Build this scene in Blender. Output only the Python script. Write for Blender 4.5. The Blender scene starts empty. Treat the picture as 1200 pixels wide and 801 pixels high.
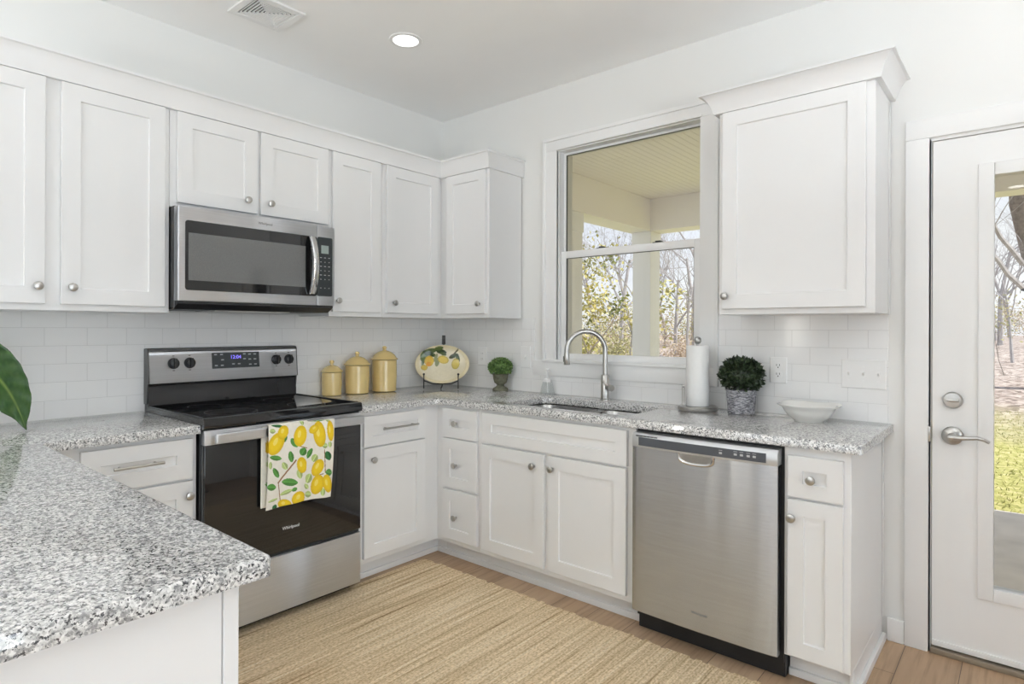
import bpy, bmesh, math, random
from mathutils import Vector, Matrix
C = bpy.context.scene.collection
SC = bpy.context.scene
PI = math.pi

# ------------------------------------------------------------------ camera, world, sun, added daylight, exposure
cam_d = bpy.data.cameras.new('camera')
cam = bpy.data.objects.new('camera', cam_d)
C.objects.link(cam)
cam_d.sensor_width = 36.0
cam_d.lens = 710.17 / 1200 * 36
cam_d.shift_x = 0.0003
cam_d.shift_y = -0.01278
cam_d.clip_start = 0.05
cam.matrix_world = Matrix.Translation((3.194, -2.9863, 1.3055)) @ Matrix.Rotation(0.7059, 4, 'Z') @ Matrix.Rotation(PI / 2, 4, 'X') @ Matrix.Rotation(0.0032, 4, 'Z')
SC.camera = cam
SC.view_settings.view_transform = 'Standard'
SC.view_settings.look = 'None'
SC.view_settings.exposure = 0.09
SC.view_settings.gamma = 1.0
SC.view_settings.use_curve_mapping = False
SC.cycles.use_denoising = True
SC.cycles.max_bounces = 12
SC.cycles.diffuse_bounces = 8
SC.cycles.glossy_bounces = 6
SC.cycles.transparent_max_bounces = 24
SC.cycles.caustics_reflective = False
SC.cycles.caustics_refractive = False
SC.cycles.sample_clamp_indirect = 8.0

W = bpy.data.worlds.new('sky')
SC.world = W
W.use_nodes = True
nt = W.node_tree
nt.nodes.clear()
o_ = nt.nodes.new('ShaderNodeOutputWorld')
bg = nt.nodes.new('ShaderNodeBackground')
tc = nt.nodes.new('ShaderNodeTexCoord')
sx = nt.nodes.new('ShaderNodeSeparateXYZ')
rp = nt.nodes.new('ShaderNodeValToRGB')
ns = nt.nodes.new('ShaderNodeTexNoise')
mx = nt.nodes.new('ShaderNodeMix')
mx.data_type = 'RGBA'
cl = nt.nodes.new('ShaderNodeValToRGB')
ns.inputs['Scale'].default_value = 5.0
ns.inputs['Detail'].default_value = 5.0
cl.color_ramp.elements[0].position = 0.42
cl.color_ramp.elements[1].position = 0.66
rp.color_ramp.elements[0].color = (0.86, 0.88, 0.93, 1)
rp.color_ramp.elements[1].color = (0.50, 0.63, 0.90, 1)
nt.links.new(tc.outputs['Generated'], sx.inputs[0])
nt.links.new(sx.outputs['Z'], rp.inputs[0])
nt.links.new(tc.outputs['Generated'], ns.inputs['Vector'])
nt.links.new(ns.outputs[0], cl.inputs[0])
nt.links.new(cl.outputs[0], mx.inputs[0])
nt.links.new(rp.outputs[0], mx.inputs[6])
mx.inputs[7].default_value = (0.93, 0.94, 0.95, 1)
nt.links.new(mx.outputs[2], bg.inputs[0])
bg.inputs[1].default_value = 1.05
nt.links.new(bg.outputs[0], o_.inputs[0])


def lamp(name, kind, energy, loc, direction=None, size=None, size_y=None, color=(1, 1, 1), shape=None, angle=None):
    d = bpy.data.lights.new(name, kind)
    d.energy = energy
    d.color = color
    if kind == 'AREA':
        d.shape = shape or 'RECTANGLE'
        d.size = size
        if size_y:
            d.size_y = size_y
    if angle is not None:
        d.angle = angle
    o = bpy.data.objects.new(name, d)
    C.objects.link(o)
    o.location = loc
    if direction is not None:
        o.rotation_euler = Vector(direction).to_track_quat('-Z', 'Y').to_euler()
    return o


lamp('sun', 'SUN', 5.5, (4, 12, 12), (-0.60, -0.06, -0.79), color=(1, 0.95, 0.86), angle=0.01)
# area lamps added as daylight at the unseen windows and side patio door
lamp('added_daylight_front', 'AREA', 24, (3.0, -6.75, 1.55), (0, 1, 0.05), 3.4, 1.8, color=(0.90, 0.955, 1.0))
lamp('added_daylight_side', 'AREA', 70, (-0.25, -4.84, 1.8), (1, 0, 0.0), 0.45, 1.6, color=(0.80, 0.90, 1.0))  # added for a cool streak in the dishwasher steel
lamp('added_streak_slot', 'AREA', 26, (0.55, -6.72, 1.8), (0, 1, 0.0), 0.14, 1.6, color=(1.0, 0.93, 0.84))  # added for a thin warm streak in the dishwasher steel
lamp('added_daylight_right', 'AREA', 80, (6.25, -3.4, 1.25), (-1, 0, 0.05), 3.2, 2.1, color=(0.82, 0.915, 1.0))
DOWNLIGHT_W = 0.7
UPLIGHT_W = (3.0, 36.0, 56.0)

# ------------------------------------------------------------------ helpers
ORG = {}


class MB:
    """collects shapes, in world coordinates, for ONE mesh"""

    def __init__(self):
        self.bm = bmesh.new()
        self.smooth = False

    def _box(self, lo, hi, bev=0.0, seg=2):
        lo = Vector(lo)
        hi = Vector(hi)
        m = Matrix.Translation((lo + hi) / 2) @ Matrix.Diagonal((abs(hi.x - lo.x), abs(hi.y - lo.y), abs(hi.z - lo.z), 1))
        r = bmesh.ops.create_cube(self.bm, size=1, matrix=m)
        if bev > 0:
            ed = list({e for v in r['verts'] for e in v.link_edges})
            bmesh.ops.bevel(self.bm, geom=ed, offset=bev, segments=seg, profile=0.6, affect='EDGES')
        return self

    def box(self, x0, y0, z0, x1, y1, z1, bev=0.0, seg=2):
        return self._box((x0, y0, z0), (x1, y1, z1), bev, seg)

    def loops(self, rings, close=True, cap0=True, cap1=True):
        vs = [[self.bm.verts.new(p) for p in r] for r in rings]
        n = len(rings[0])
        for a, b in zip(vs, vs[1:]):
            for i in range(n if close else n - 1):
                j = (i + 1) % n
                try:
                    self.bm.faces.new((a[i], a[j], b[j], b[i]))
                except ValueError:
                    pass
        if cap0 and n > 2:
            self.bm.faces.new(vs[0][::-1])
        if cap1 and n > 2:
            self.bm.faces.new(vs[-1])
        return self

    def lathe(self, prof, center, axis='Z', n=28, cap0=True, cap1=True):
        """prof: (radius, height) pairs along axis from center"""
        c = Vector(center)
        rings = []
        for r, h in prof:
            ring = []
            for i in range(n):
                t = 2 * PI * i / n
                a, b = r * math.cos(t), r * math.sin(t)
                if axis == 'Z':
                    p = Vector((a, b, h))
                elif axis == 'X':
                    p = Vector((h, a, b))
                elif axis == 'Y':
                    p = Vector((b, h, a))
                else:
                    p = axis @ Vector((a, b, h))
                ring.append(c + p)
            rings.append(ring)
        return self.loops(rings, True, cap0, cap1)

    def tube(self, pts, rad, n=10, cap=True):
        pts = [Vector(p) for p in pts]
        if not hasattr(rad, '__len__'):
            rad = [rad] * len(pts)
        t0 = (pts[1] - pts[0]).normalized()
        up = Vector((0, 0, 1)) if abs(t0.z) < 0.9 else Vector((1, 0, 0))
        nrm = t0.cross(up).normalized()
        rings = []
        for i, p in enumerate(pts):
            if i == 0:
                t = pts[1] - pts[0]
            elif i == len(pts) - 1:
                t = pts[-1] - pts[-2]
            else:
                t = (pts[i + 1] - pts[i]).normalized() + (pts[i] - pts[i - 1]).normalized()
            t.normalize()
            nrm = (nrm - t * nrm.dot(t))
            if nrm.length < 1e-6:
                nrm = t.orthogonal()
            nrm.normalize()
            b = t.cross(nrm)
            rings.append([p + (nrm * math.cos(2 * PI * k / n) + b * math.sin(2 * PI * k / n)) * rad[i] for k in range(n)])
        return self.loops(rings, True, cap, cap)

    def sphere(self, c, r, sx=1, sy=1, sz=1, u=20, v=12):
        m = Matrix.Translation(c) @ Matrix.Diagonal((sx, sy, sz, 1))
        bmesh.ops.create_uvsphere(self.bm, u_segments=u, v_segments=v, radius=r, matrix=m)
        return self

    def prism(self, poly, fn, d0, d1, bev=0.0):
        """poly: 2D outline; fn(a, b, d) -> point"""
        if bev <= 0:
            return self.loops([[fn(a, b, d0) for a, b in poly], [fn(a, b, d1) for a, b in poly]])
        ins = offset_poly(poly, -bev)
        s = 1 if d1 > d0 else -1
        return self.loops([[fn(a, b, d0) for a, b in poly], [fn(a, b, d1 - s * bev) for a, b in poly], [fn(a, b, d1) for a, b in ins]])

    def quad(self, *p):
        self.bm.faces.new([self.bm.verts.new(q) for q in p])
        return self

    def build(self, name, m, parent=None, smooth=None, label=None, recalc=True, origin=None):
        if recalc:
            bmesh.ops.recalc_face_normals(self.bm, faces=self.bm.faces)
        me = bpy.data.meshes.new(name)
        org = ORG.get(parent.name, Vector((0, 0, 0))) if parent else Vector((0, 0, 0))
        own = org
        self.bm.to_mesh(me)
        self.bm.free()
        o = bpy.data.objects.new(name, me)
        if parent is not None:
            o.parent = parent
        C.objects.link(o)
        if parent is None:
            # origin at the base centre
            xs = [v.co for v in me.vertices]
            lo = Vector((min(v.x for v in xs), min(v.y for v in xs), min(v.z for v in xs)))
            hi = Vector((max(v.x for v in xs), max(v.y for v in xs), max(v.z for v in xs)))
            own = Vector(((lo.x + hi.x) / 2, (lo.y + hi.y) / 2, lo.z))
            if origin is not None:
                own = Vector(origin)
            o.location = own
        me.transform(Matrix.Translation(-own))
        ORG[o.name] = own
        me.materials.append(m)
        if smooth is None:
            smooth = 40
        if smooth:
            me.polygons.foreach_set('use_smooth', [True] * len(me.polygons))
            try:
                me.set_sharp_from_angle(angle=math.radians(smooth))
            except Exception:
                pass
        if label:
            o['label'] = label
        return o


def offset_poly(poly, d):
    """offset a CCW polygon outward by d (negative: inward)"""
    n = len(poly)
    out = []
    for i in range(n):
        p0, p1, p2 = Vector(poly[i - 1]), Vector(poly[i]), Vector(poly[(i + 1) % n])
        e1 = (p1 - p0).normalized()
        e2 = (p2 - p1).normalized()
        n1 = Vector((e1.y, -e1.x))
        n2 = Vector((e2.y, -e2.x))
        b = (n1 + n2)
        b = b / max(0.2, (1 + n1.dot(n2)))
        out.append(tuple(p1 + b * d))
    return out


def round_rect(x0, y0, x1, y1, r, seg=6):
    pts = []
    for cx, cy, a0 in ((x1 - r, y0 + r, -90), (x1 - r, y1 - r, 0), (x0 + r, y1 - r, 90), (x0 + r, y0 + r, 180)):
        for k in range(seg + 1):
            t = math.radians(a0 + 90 * k / seg)
            pts.append((cx + r * math.cos(t), cy + r * math.sin(t)))
    return pts


def tag(o, label=None, cat=None, group=None, kind=None):
    if label:
        o['label'] = label
    if cat:
        o['category'] = cat
    if group:
        o['group'] = group
    if kind:
        o['kind'] = kind
    return o


def thing(name, label, cat, loc, group=None):
    o = bpy.data.objects.new(name, None)
    o.empty_display_size = 0.1
    C.objects.link(o)
    o.location = loc
    ORG[o.name] = Vector(loc)
    return tag(o, label, cat, group)


def struct(o):
    o['kind'] = 'structure'
    return o


def text_to(mb, s, size, fn, depth=0.0006):
    cu = bpy.data.curves.new('lettering', 'FONT')
    cu.body = s
    cu.size = size
    cu.align_x = 'CENTER'
    cu.align_y = 'CENTER'
    cu.resolution_u = 3
    cu.extrude = depth
    ob = bpy.data.objects.new('lettering', cu)
    C.objects.link(ob)
    bpy.context.view_layer.update()
    dg = bpy.context.evaluated_depsgraph_get()
    me = bpy.data.meshes.new_from_object(ob.evaluated_get(dg))
    vs = [mb.bm.verts.new(fn(v.co.x, v.co.y, v.co.z)) for v in me.vertices]
    for p in me.polygons:
        try:
            mb.bm.faces.new([vs[i] for i in p.vertices])
        except ValueError:
            pass
    bpy.data.meshes.remove(me)
    bpy.data.objects.remove(ob)
    bpy.data.curves.remove(cu)
    return mb


# ------------------------------------------------------------------ materials
class NT:
    def __init__(self, name):
        self.m = bpy.data.materials.new(name)
        self.m.use_nodes = True
        self.t = self.m.node_tree
        self.b = self.t.nodes['Principled BSDF']
        self.out = self.t.nodes['Material Output']

    def n(self, kind, **kw):
        nd = self.t.nodes.new('ShaderNode' + kind)
        for k, v in kw.items():
            if k in nd.inputs:
                nd.inputs[k].default_value = v
            else:
                setattr(nd, k, v)
        return nd

    def l(self, a, b):
        self.t.links.new(a, b)

    def coord(self, scale=(1, 1, 1), rot=(0, 0, 0), kind='Object', loc=(0, 0, 0)):
        c = self.n('TexCoord')
        mp = self.n('Mapping')
        mp.inputs['Scale'].default_value = scale
        mp.inputs['Rotation'].default_value = rot
        mp.inputs['Location'].default_value = loc
        self.l(c.outputs[kind], mp.inputs[0])
        return mp.outputs[0]

    def ramp(self, fac, stops, interp='LINEAR'):
        r = self.n('ValToRGB')
        cr = r.color_ramp
        cr.interpolation = interp
        while len(cr.elements) < len(stops):
            cr.elements.new(0.5)
        for e, (p, c) in zip(cr.elements, stops):
            e.position = p
            e.color = (*c, 1) if len(c) == 3 else c
        self.l(fac, r.inputs[0])
        return r.outputs[0]

    def noise(self, vec, scale, detail=3.0, rough=0.5):
        nd = self.n('TexNoise')
        nd.inputs['Scale'].default_value = scale
        nd.inputs['Detail'].default_value = detail
        nd.inputs['Roughness'].default_value = rough
        if vec is not None:
            self.l(vec, nd.inputs['Vector'])
        return nd.outputs[0]

    def mix(self, fac, a, b, blend='MIX'):
        nd = self.n('Mix', data_type='RGBA', blend_type=blend)
        for s, v in ((nd.inputs[0], fac), (nd.inputs[6], a), (nd.inputs[7], b)):
            if hasattr(v, 'is_linked'):
                self.l(v, s)
            elif isinstance(v, (int, float)):
                s.default_value = v
            else:
                s.default_value = (*v, 1)
        return nd.outputs[2]

    def bump(self, h, strength=0.2, dist=0.01):
        nd = self.n('Bump')
        nd.inputs['Strength'].default_value = strength
        nd.inputs['Distance'].default_value = dist
        self.l(h, nd.inputs['Height'])
        self.l(nd.outputs[0], self.b.inputs['Normal'])

    def set(self, **kw):
        names = dict(rough='Roughness', metal='Metallic', spec='Specular IOR Level', aniso='Anisotropic', coat='Coat Weight', coatr='Coat Roughness', trans='Transmission Weight', ior='IOR', sub='Subsurface Weight')
        for k, v in kw.items():
            if k == 'color':
                s = self.b.inputs['Base Color']
                if hasattr(v, 'is_linked'):
                    self.l(v, s)
                else:
                    s.default_value = (*v, 1)
            else:
                s = self.b.inputs[names[k]]
                if hasattr(v, 'is_linked'):
                    self.l(v, s)
                else:
                    s.default_value = v
        return self


def simple(name, color, rough=0.5, metal=0.0, var=0.03, scale=6.0, **kw):
    t = NT(name)
    f = t.noise(t.coord(), scale, 3)
    a = tuple(max(0, c * (1 - var)) for c in color)
    b = tuple(min(1, c * (1 + var)) for c in color)
    t.set(color=t.ramp(f, [(0.3, a), (0.7, b)]), rough=rough, metal=metal, **kw)
    return t.m


M = {}
M['paint'] = simple('cabinet_paint', (0.785, 0.785, 0.785), 0.33, var=0.006)
M['wall'] = simple('wall_paint', (0.80, 0.80, 0.785), 0.6, var=0.008, scale=2.0)
M['ceiling'] = simple('ceiling_paint', (0.92, 0.92, 0.915), 0.8, var=0.006)
M['trim'] = simple('trim_paint', (0.85, 0.85, 0.845), 0.35, var=0.006)
M['vinyl'] = simple('window_vinyl', (0.86, 0.86, 0.86), 0.4, var=0.005)
M['plastic'] = simple('white_plastic', (0.84, 0.84, 0.835), 0.3, var=0.006)
M['nickel'] = simple('brushed_nickel', (0.50, 0.49, 0.47), 0.28, 1.0, var=0.05, scale=60)
M['chrome'] = simple('satin_chrome', (0.62, 0.62, 0.62), 0.16, 1.0, var=0.02)
M['blackglass'] = simple('black_glass', (0.010, 0.010, 0.011), 0.04, var=0.1, coat=0.3, coatr=0.02)
M['black'] = simple('black_enamel', (0.014, 0.014, 0.016), 0.16, var=0.1)
M['blackmatte'] = simple('black_plastic', (0.012, 0.012, 0.013), 0.45, var=0.1)
M['darkgrey'] = simple('dark_grey_metal', (0.10, 0.10, 0.10), 0.35, 0.7, var=0.05)
M['slate'] = simple('slate_panel', (0.085, 0.092, 0.105), 0.25, var=0.04)
M['panelblack'] = simple('control_panel_black', (0.035, 0.042, 0.046), 0.2, var=0.05)
M['lightmark'] = simple('printed_marks', (0.45, 0.46, 0.47), 0.5)
M['greymark'] = simple('grey_lettering', (0.16, 0.16, 0.16), 0.4)
M['whitemark'] = simple('pale_lettering', (0.80, 0.80, 0.78), 0.4)
M['yellow'] = simple('yellow_glaze', (0.74, 0.56, 0.24), 0.13, var=0.05, scale=12, coat=0.4, coatr=0.05)
M['olive'] = simple('olive_rim', (0.30, 0.22, 0.07), 0.3)
M['iron'] = simple('black_iron', (0.012, 0.011, 0.011), 0.45)
M['ceramic'] = simple('white_ceramic', (0.82, 0.81, 0.78), 0.12, var=0.01)
M['paper'] = simple('paper_towel', (0.86, 0.86, 0.85), 0.9, var=0.012, scale=90)
M['urn'] = simple('mossy_urn', (0.135, 0.135, 0.09), 0.75, var=0.35, scale=60)
M['soil'] = simple('soil', (0.03, 0.02, 0.013), 0.9, var=0.3, scale=80)
M['threshold'] = simple('bronze_threshold', (0.30, 0.25, 0.19), 0.45, 0.3)
M['porch'] = simple('porch_paint', (0.87, 0.83, 0.79), 0.6, var=0.01)
M['postwhite'] = simple('porch_post_white', (0.86, 0.85, 0.83), 0.5, var=0.01)
M['concrete'] = simple('porch_concrete', (0.62, 0.58, 0.55), 0.8, var=0.12, scale=5)
M['bark'] = simple('grey_bark', (0.20, 0.165, 0.14), 0.9, var=0.3, scale=20)
M['twig'] = simple('twig_bark', (0.38, 0.36, 0.365), 0.9, var=0.2, scale=10)
M['terracotta'] = simple('grey_planter', (0.45, 0.44, 0.42), 0.6)
M['gap'] = simple('painted_gap_shade', (0.02, 0.02, 0.02), 0.7)  # near-black colour stands in for shade in the drawer gap and duct


def steel(name, base=0.60, rough=0.27, rot=0.25, aniso=0.75, grain=(3, 260, 260), tint=(1, 1, 1)):
    t = NT(name)
    f = t.noise(t.coord(grain), 1.0, 4)
    t.set(color=t.ramp(f, [(0.3, tuple(base * 0.95 * k for k in tint)), (0.7, tuple(base * 1.04 * k for k in tint))]), metal=1.0,
          rough=rough, aniso=aniso)
    tg = t.n('Tangent', direction_type='RADIAL', axis='Z')
    t.l(tg.outputs[0], t.b.inputs['Tangent'])
    t.b.inputs['Anisotropic Rotation'].default_value = rot
    return t.m


M['steel_range'] = steel('stainless_range', 0.72, 0.36, 0.25, 1.0, grain=(200, 3, 200), tint=(0.97, 0.99, 1.03))
M['steel_dish'] = steel('stainless_dishwasher', 0.58, 0.27, 0.25, 1.0, grain=(3, 200, 200), tint=(0.95, 0.99, 1.06))
M['steel_sink'] = simple('sink_steel', (0.42, 0.415, 0.405), 0.2, 1.0, var=0.06, scale=30)


def mk_glass():
    t = NT('clear_pane')
    tr = t.n('BsdfTransparent')
    tr.inputs[0].default_value = (0.97, 0.98, 0.98, 1)
    gl = t.n('BsdfGlossy')
    gl.inputs['Roughness'].default_value = 0.01
    fr = t.n('Fresnel')
    fr.inputs[0].default_value = 1.35
    ms = t.n('MixShader')
    t.l(fr.outputs[0], ms.inputs[0])
    t.l(tr.outputs[0], ms.inputs[1])
    t.l(gl.outputs[0], ms.inputs[2])
    t.l(ms.outputs[0], t.out.inputs[0])
    return t.m


M['pane'] = mk_glass()


def mk_thin():
    t = NT('clear_bottle_glass')
    tr = t.n('BsdfTransparent')
    tr.inputs[0].default_value = (0.95, 0.96, 0.96, 1)
    gl = t.n('BsdfGlossy')
    gl.inputs['Roughness'].default_value = 0.02
    lw = t.n('LayerWeight')
    ms = t.n('MixShader')
    t.l(t.ramp(lw.outputs['Facing'], [(0.0, (0.03,) * 3), (0.7, (0.10,) * 3), (1.0, (0.55,) * 3)]), ms.inputs[0])
    t.l(tr.outputs[0], ms.inputs[1])
    t.l(gl.outputs[0], ms.inputs[2])
    t.l(ms.outputs[0], t.out.inputs[0])
    return t.m


M['vessel'] = mk_thin()


def mk_emit(name, col, s):
    t = NT(name)
    e = t.n('Emission')
    e.inputs[0].default_value = (*col, 1)
    e.inputs[1].default_value = s
    t.l(e.outputs[0], t.out.inputs[0])
    return t.m


M['lens'] = mk_emit('downlight_lens', (1, 0.99, 0.95), 2.2)
M['digits'] = mk_emit('display_digits', (0.25, 0.2, 1.0), 1.6)
M['lcd'] = simple('lcd_grey', (0.33, 0.40, 0.38), 0.3)


def mk_granite():
    t = NT('speckled_granite')
    v = t.coord()
    base = t.ramp(t.noise(v, 95, 3, 0.6), [(0.36, (0.32, 0.317, 0.31)), (0.48, (0.60, 0.595, 0.58)), (0.61, (0.86, 0.85, 0.835))])
    vo = t.n('TexVoronoi', feature='F1')
    vo.inputs['Scale'].default_value = 250
    t.l(v, vo.inputs['Vector'])
    cellgrey = t.ramp(vo.outputs['Color'], [(0.24, (0.20, 0.20, 0.20)), (0.38, (0.50, 0.495, 0.48)), (0.55, (0.82, 0.815, 0.80)), (0.9, (0.90, 0.895, 0.88))])
    c = t.mix(0.55, base, cellgrey)
    n2 = t.noise(v, 165, 3, 0.65)
    dark = t.ramp(n2, [(0.548, (0, 0, 0)), (0.595, (1, 1, 1))])
    c = t.mix(dark, c, (0.05, 0.05, 0.055))
    n3 = t.noise(t.coord(loc=(3.3, 1.7, 0.4)), 75, 3, 0.6)
    grey = t.ramp(n3, [(0.54, (0, 0, 0)), (0.66, (0.8, 0.8, 0.8))])
    c = t.mix(grey, c, (0.22, 0.22, 0.225))
    t.set(color=c, rough=0.05, spec=0.8, ior=1.65)
    return t.m


M['granite'] = mk_granite()


def mk_tile():
    """glossy white 3 x 6 inch tiles; the vertical coordinate is z, the other runs along the wall"""
    t = NT('white_subway_tile')
    co = t.n('TexCoord')
    s = t.n('SeparateXYZ')
    t.l(co.outputs['Object'], s.inputs[0])
    ad = t.n('Math', operation='ADD')
    t.l(s.outputs['X'], ad.inputs[0])
    t.l(s.outputs['Y'], ad.inputs[1])
    cb = t.n('CombineXYZ')
    t.l(ad.outputs[0], cb.inputs['X'])
    t.l(s.outputs['Z'], cb.inputs['Y'])
    br = t.n('TexBrick')
    br.offset = 0.5
    br.inputs['Scale'].default_value = 1.0
    br.inputs['Brick Width'].default_value = 0.1545
    br.inputs['Row Height'].default_value = 0.0785
    br.inputs['Mortar Size'].default_value = 0.0013
    br.inputs['Mortar Smooth'].default_value = 0.3
    br.inputs['Color1'].default_value = (0.85, 0.85, 0.845, 1)
    br.inputs['Color2'].default_value = (0.83, 0.83, 0.83, 1)
    br.inputs['Mortar'].default_value = (0.70, 0.70, 0.695, 1)
    t.l(cb.outputs[0], br.inputs['Vector'])
    iv = t.n('Math', operation='SUBTRACT')
    iv.inputs[0].default_value = 1.0
    t.l(br.outputs['Fac'], iv.inputs[1])
    t.set(color=br.outputs['Color'], rough=0.12)
    t.bump(iv.outputs[0], 0.5, 0.0015)
    return t.m


M['tile'] = mk_tile()


def mk_floor():
    t = NT('oak_plank_floor')
    v = t.coord(rot=(0, 0, PI / 2))
    br = t.n('TexBrick')
    br.offset = 0.37
    br.inputs['Scale'].default_value = 1.0
    br.inputs['Brick Width'].default_value = 1.25
    br.inputs['Row Height'].default_value = 0.19
    br.inputs['Mortar Size'].default_value = 0.0014
    br.inputs['Color1'].default_value = (0.52, 0.365, 0.235, 1)
    br.inputs['Color2'].default_value = (0.43, 0.29, 0.18, 1)
    br.inputs['Mortar'].default_value = (0.13, 0.085, 0.055, 1)
    t.l(v, br.inputs['Vector'])
    g = t.noise(t.coord((55, 2.6, 1)), 1.0, 5, 0.6)
    gr = t.ramp(g, [(0.30, (0.62, 0.60, 0.58)), (0.52, (1, 1, 1)), (0.75, (1.0, 1.0, 1.0))])
    g2 = t.noise(t.coord((7, 1.1, 1)), 1.6, 3, 0.6)
    gr2 = t.ramp(g2, [(0.35, (0.78, 0.76, 0.74)), (0.6, (1, 1, 1))])
    c = t.mix(0.75, br.outputs['Color'], gr, 'MULTIPLY')
    c = t.mix(0.7, c, gr2, 'MULTIPLY')
    t.set(color=c, rough=0.42)
    return t.m


M['floor'] = mk_floor()


def mk_rug():
    t = NT('striped_jute')
    s1 = t.noise(t.coord((55, 1.1, 1)), 1.0, 5, 0.72)
    s2 = t.noise(t.coord((160, 3.0, 1), loc=(2, 5, 0)), 1.0, 2, 0.5)
    c1 = t.ramp(s1, [(0.33, (0.30, 0.195, 0.10)), (0.42, (0.70, 0.54, 0.345)), (0.55, (0.88, 0.72, 0.50)), (0.68, (0.96, 0.87, 0.69))])
    c2 = t.ramp(s2, [(0.3, (0.80, 0.77, 0.70)), (0.6, (1, 1, 1))])
    c = t.mix(0.75, c1, c2, 'MULTIPLY')
    sp = t.noise(t.coord((130, 80, 1)), 1.0, 2)
    c3 = t.ramp(sp, [(0.36, (0.62, 0.57, 0.50)), (0.58, (1, 1, 1))])
    c = t.mix(0.75, c, c3, 'MULTIPLY')
    t.set(color=c, rough=0.95, spec=0.1)
    w = t.n('TexWave', wave_type='BANDS', bands_direction='Y')
    w.inputs['Scale'].default_value = 60
    w.inputs['Distortion'].default_value = 2.0
    t.l(t.coord(), w.inputs['Vector'])
    t.bump(t.mix(0.5, w.outputs[0], sp), 0.5, 0.004)
    return t.m


M['rug'] = mk_rug()


def mk_wicker():
    t = NT('grey_wicker')
    s = t.noise(t.coord((60, 60, 260)), 1.0, 3, 0.6)
    t.set(color=t.ramp(s, [(0.35, (0.10, 0.10, 0.115)), (0.5, (0.30, 0.30, 0.33)), (0.62, (0.66, 0.66, 0.69))]), rough=0.8)
    return t.m


M['wicker'] = mk_wicker()


def mk_leaf(name, a, b, rough=0.45, scale=40, trans=0.0):
    t = NT(name)
    f = t.noise(t.coord(), scale, 2)
    t.set(color=t.ramp(f, [(0.35, a), (0.65, b)]), rough=rough)
    return t.m


M['boxwood'] = mk_leaf('boxwood_leaf', (0.008, 0.017, 0.008), (0.06, 0.09, 0.045), 0.3)
M['topiary'] = mk_leaf('bright_boxwood_leaf', (0.05, 0.12, 0.025), (0.24, 0.38, 0.12), 0.5, 90)
M['magnolia'] = mk_leaf('yellow_green_leaf', (0.16, 0.19, 0.05), (0.68, 0.58, 0.24), 0.5, 2.5)
M['shrubleaf'] = mk_leaf('dry_shrub_leaf', (0.30, 0.29, 0.12), (0.62, 0.56, 0.32), 0.6, 2.0)
M['dryleaf'] = mk_leaf('tan_leaf', (0.42, 0.32, 0.22), (0.66, 0.54, 0.40), 0.7, 3.0)
M['grass'] = mk_leaf('lawn_grass', (0.20, 0.22, 0.05), (0.50, 0.48, 0.17), 0.7, 3.0)


def mk_bigleaf():
    t = NT('glossy_houseplant_leaf')
    at = t.n('VertexColor', layer_name='leaf')
    n1 = t.noise(t.coord(), 25, 2)
    c = t.mix(t.ramp(n1, [(0.3, (0, 0, 0)), (0.7, (0.6, 0.6, 0.6))]), at.outputs[0], (0.05, 0.11, 0.02))
    t.set(color=c, rough=0.25)
    return t.m


M['bigleaf'] = mk_bigleaf()


def mk_print(name, rough):
    t = NT(name)
    at = t.n('VertexColor', layer_name='print')
    n1 = t.noise(t.coord(), 70, 3)
    c = t.mix(0.25, at.outputs[0], t.ramp(n1, [(0.3, (0.80, 0.78, 0.74)), (0.6, (1, 1, 1))]), 'MULTIPLY')
    t.set(color=c, rough=rough)
    return t.m


M['towel'] = mk_print('lemon_print_cotton', 0.9)
M['platter'] = mk_print('lemon_painted_glaze', 0.1)


def mk_bead():
    t = NT('beadboard_paint')
    w = t.n('TexWave', wave_type='BANDS', bands_direction='X', wave_profile='SAW')
    w.inputs['Scale'].default_value = 1.0 / 0.089 / (2 * PI) * 2 * PI / 6.2832 * 3.14159
    t.l(t.coord(), w.inputs['Vector'])
    h = t.ramp(w.outputs[0], [(0.0, (0, 0, 0)), (0.08, (1, 1, 1)), (0.92, (1, 1, 1)), (1.0, (0, 0, 0))])
    t.set(color=(0.91, 0.86, 0.82), rough=0.5)
    t.bump(h, 0.6, 0.012)
    return t.m


M['bead'] = mk_bead()


def mk_ground():
    t = NT('lawn_and_leaf_litter')
    co = t.n('TexCoord')
    s = t.n('SeparateXYZ')
    t.l(co.outputs['Object'], s.inputs[0])
    n0 = t.noise(t.coord(), 0.35, 3)
    ml = t.n('Math', operation='MULTIPLY_ADD')
    ml.inputs[1].default_value = 6.0
    t.l(n0, ml.inputs[0])
    t.l(s.outputs['Y'], ml.inputs[2])
    mr = t.n('MapRange')
    mr.inputs['From Min'].default_value = 8.0 + 1.0
    mr.inputs['From Max'].default_value = 12.0 + 1.0
    t.l(ml.outputs[0], mr.inputs['Value'])
    g = t.ramp(t.noise(t.coord(), 16, 4, 0.7), [(0.3, (0.19, 0.19, 0.06)), (0.5, (0.40, 0.39, 0.14)), (0.68, (0.60, 0.52, 0.30))])
    vo = t.n('TexVoronoi')
    vo.inputs['Scale'].default_value = 11
    t.l(t.coord(), vo.inputs['Vector'])
    lf = t.ramp(vo.outputs['Color'], [(0.15, (0.20, 0.16, 0.14)), (0.5, (0.38, 0.31, 0.275)), (0.85, (0.56, 0.49, 0.45))])
    t.set(color=t.mix(mr.outputs[0], g, lf), rough=0.95, spec=0.1)
    return t.m


M['ground'] = mk_ground()

# ------------------------------------------------------------------ the room
H = 2.783
RX, RY = 6.0, -6.5          # far side wall, wall behind the camera
TW = 0.15                   # wall thickness


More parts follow.
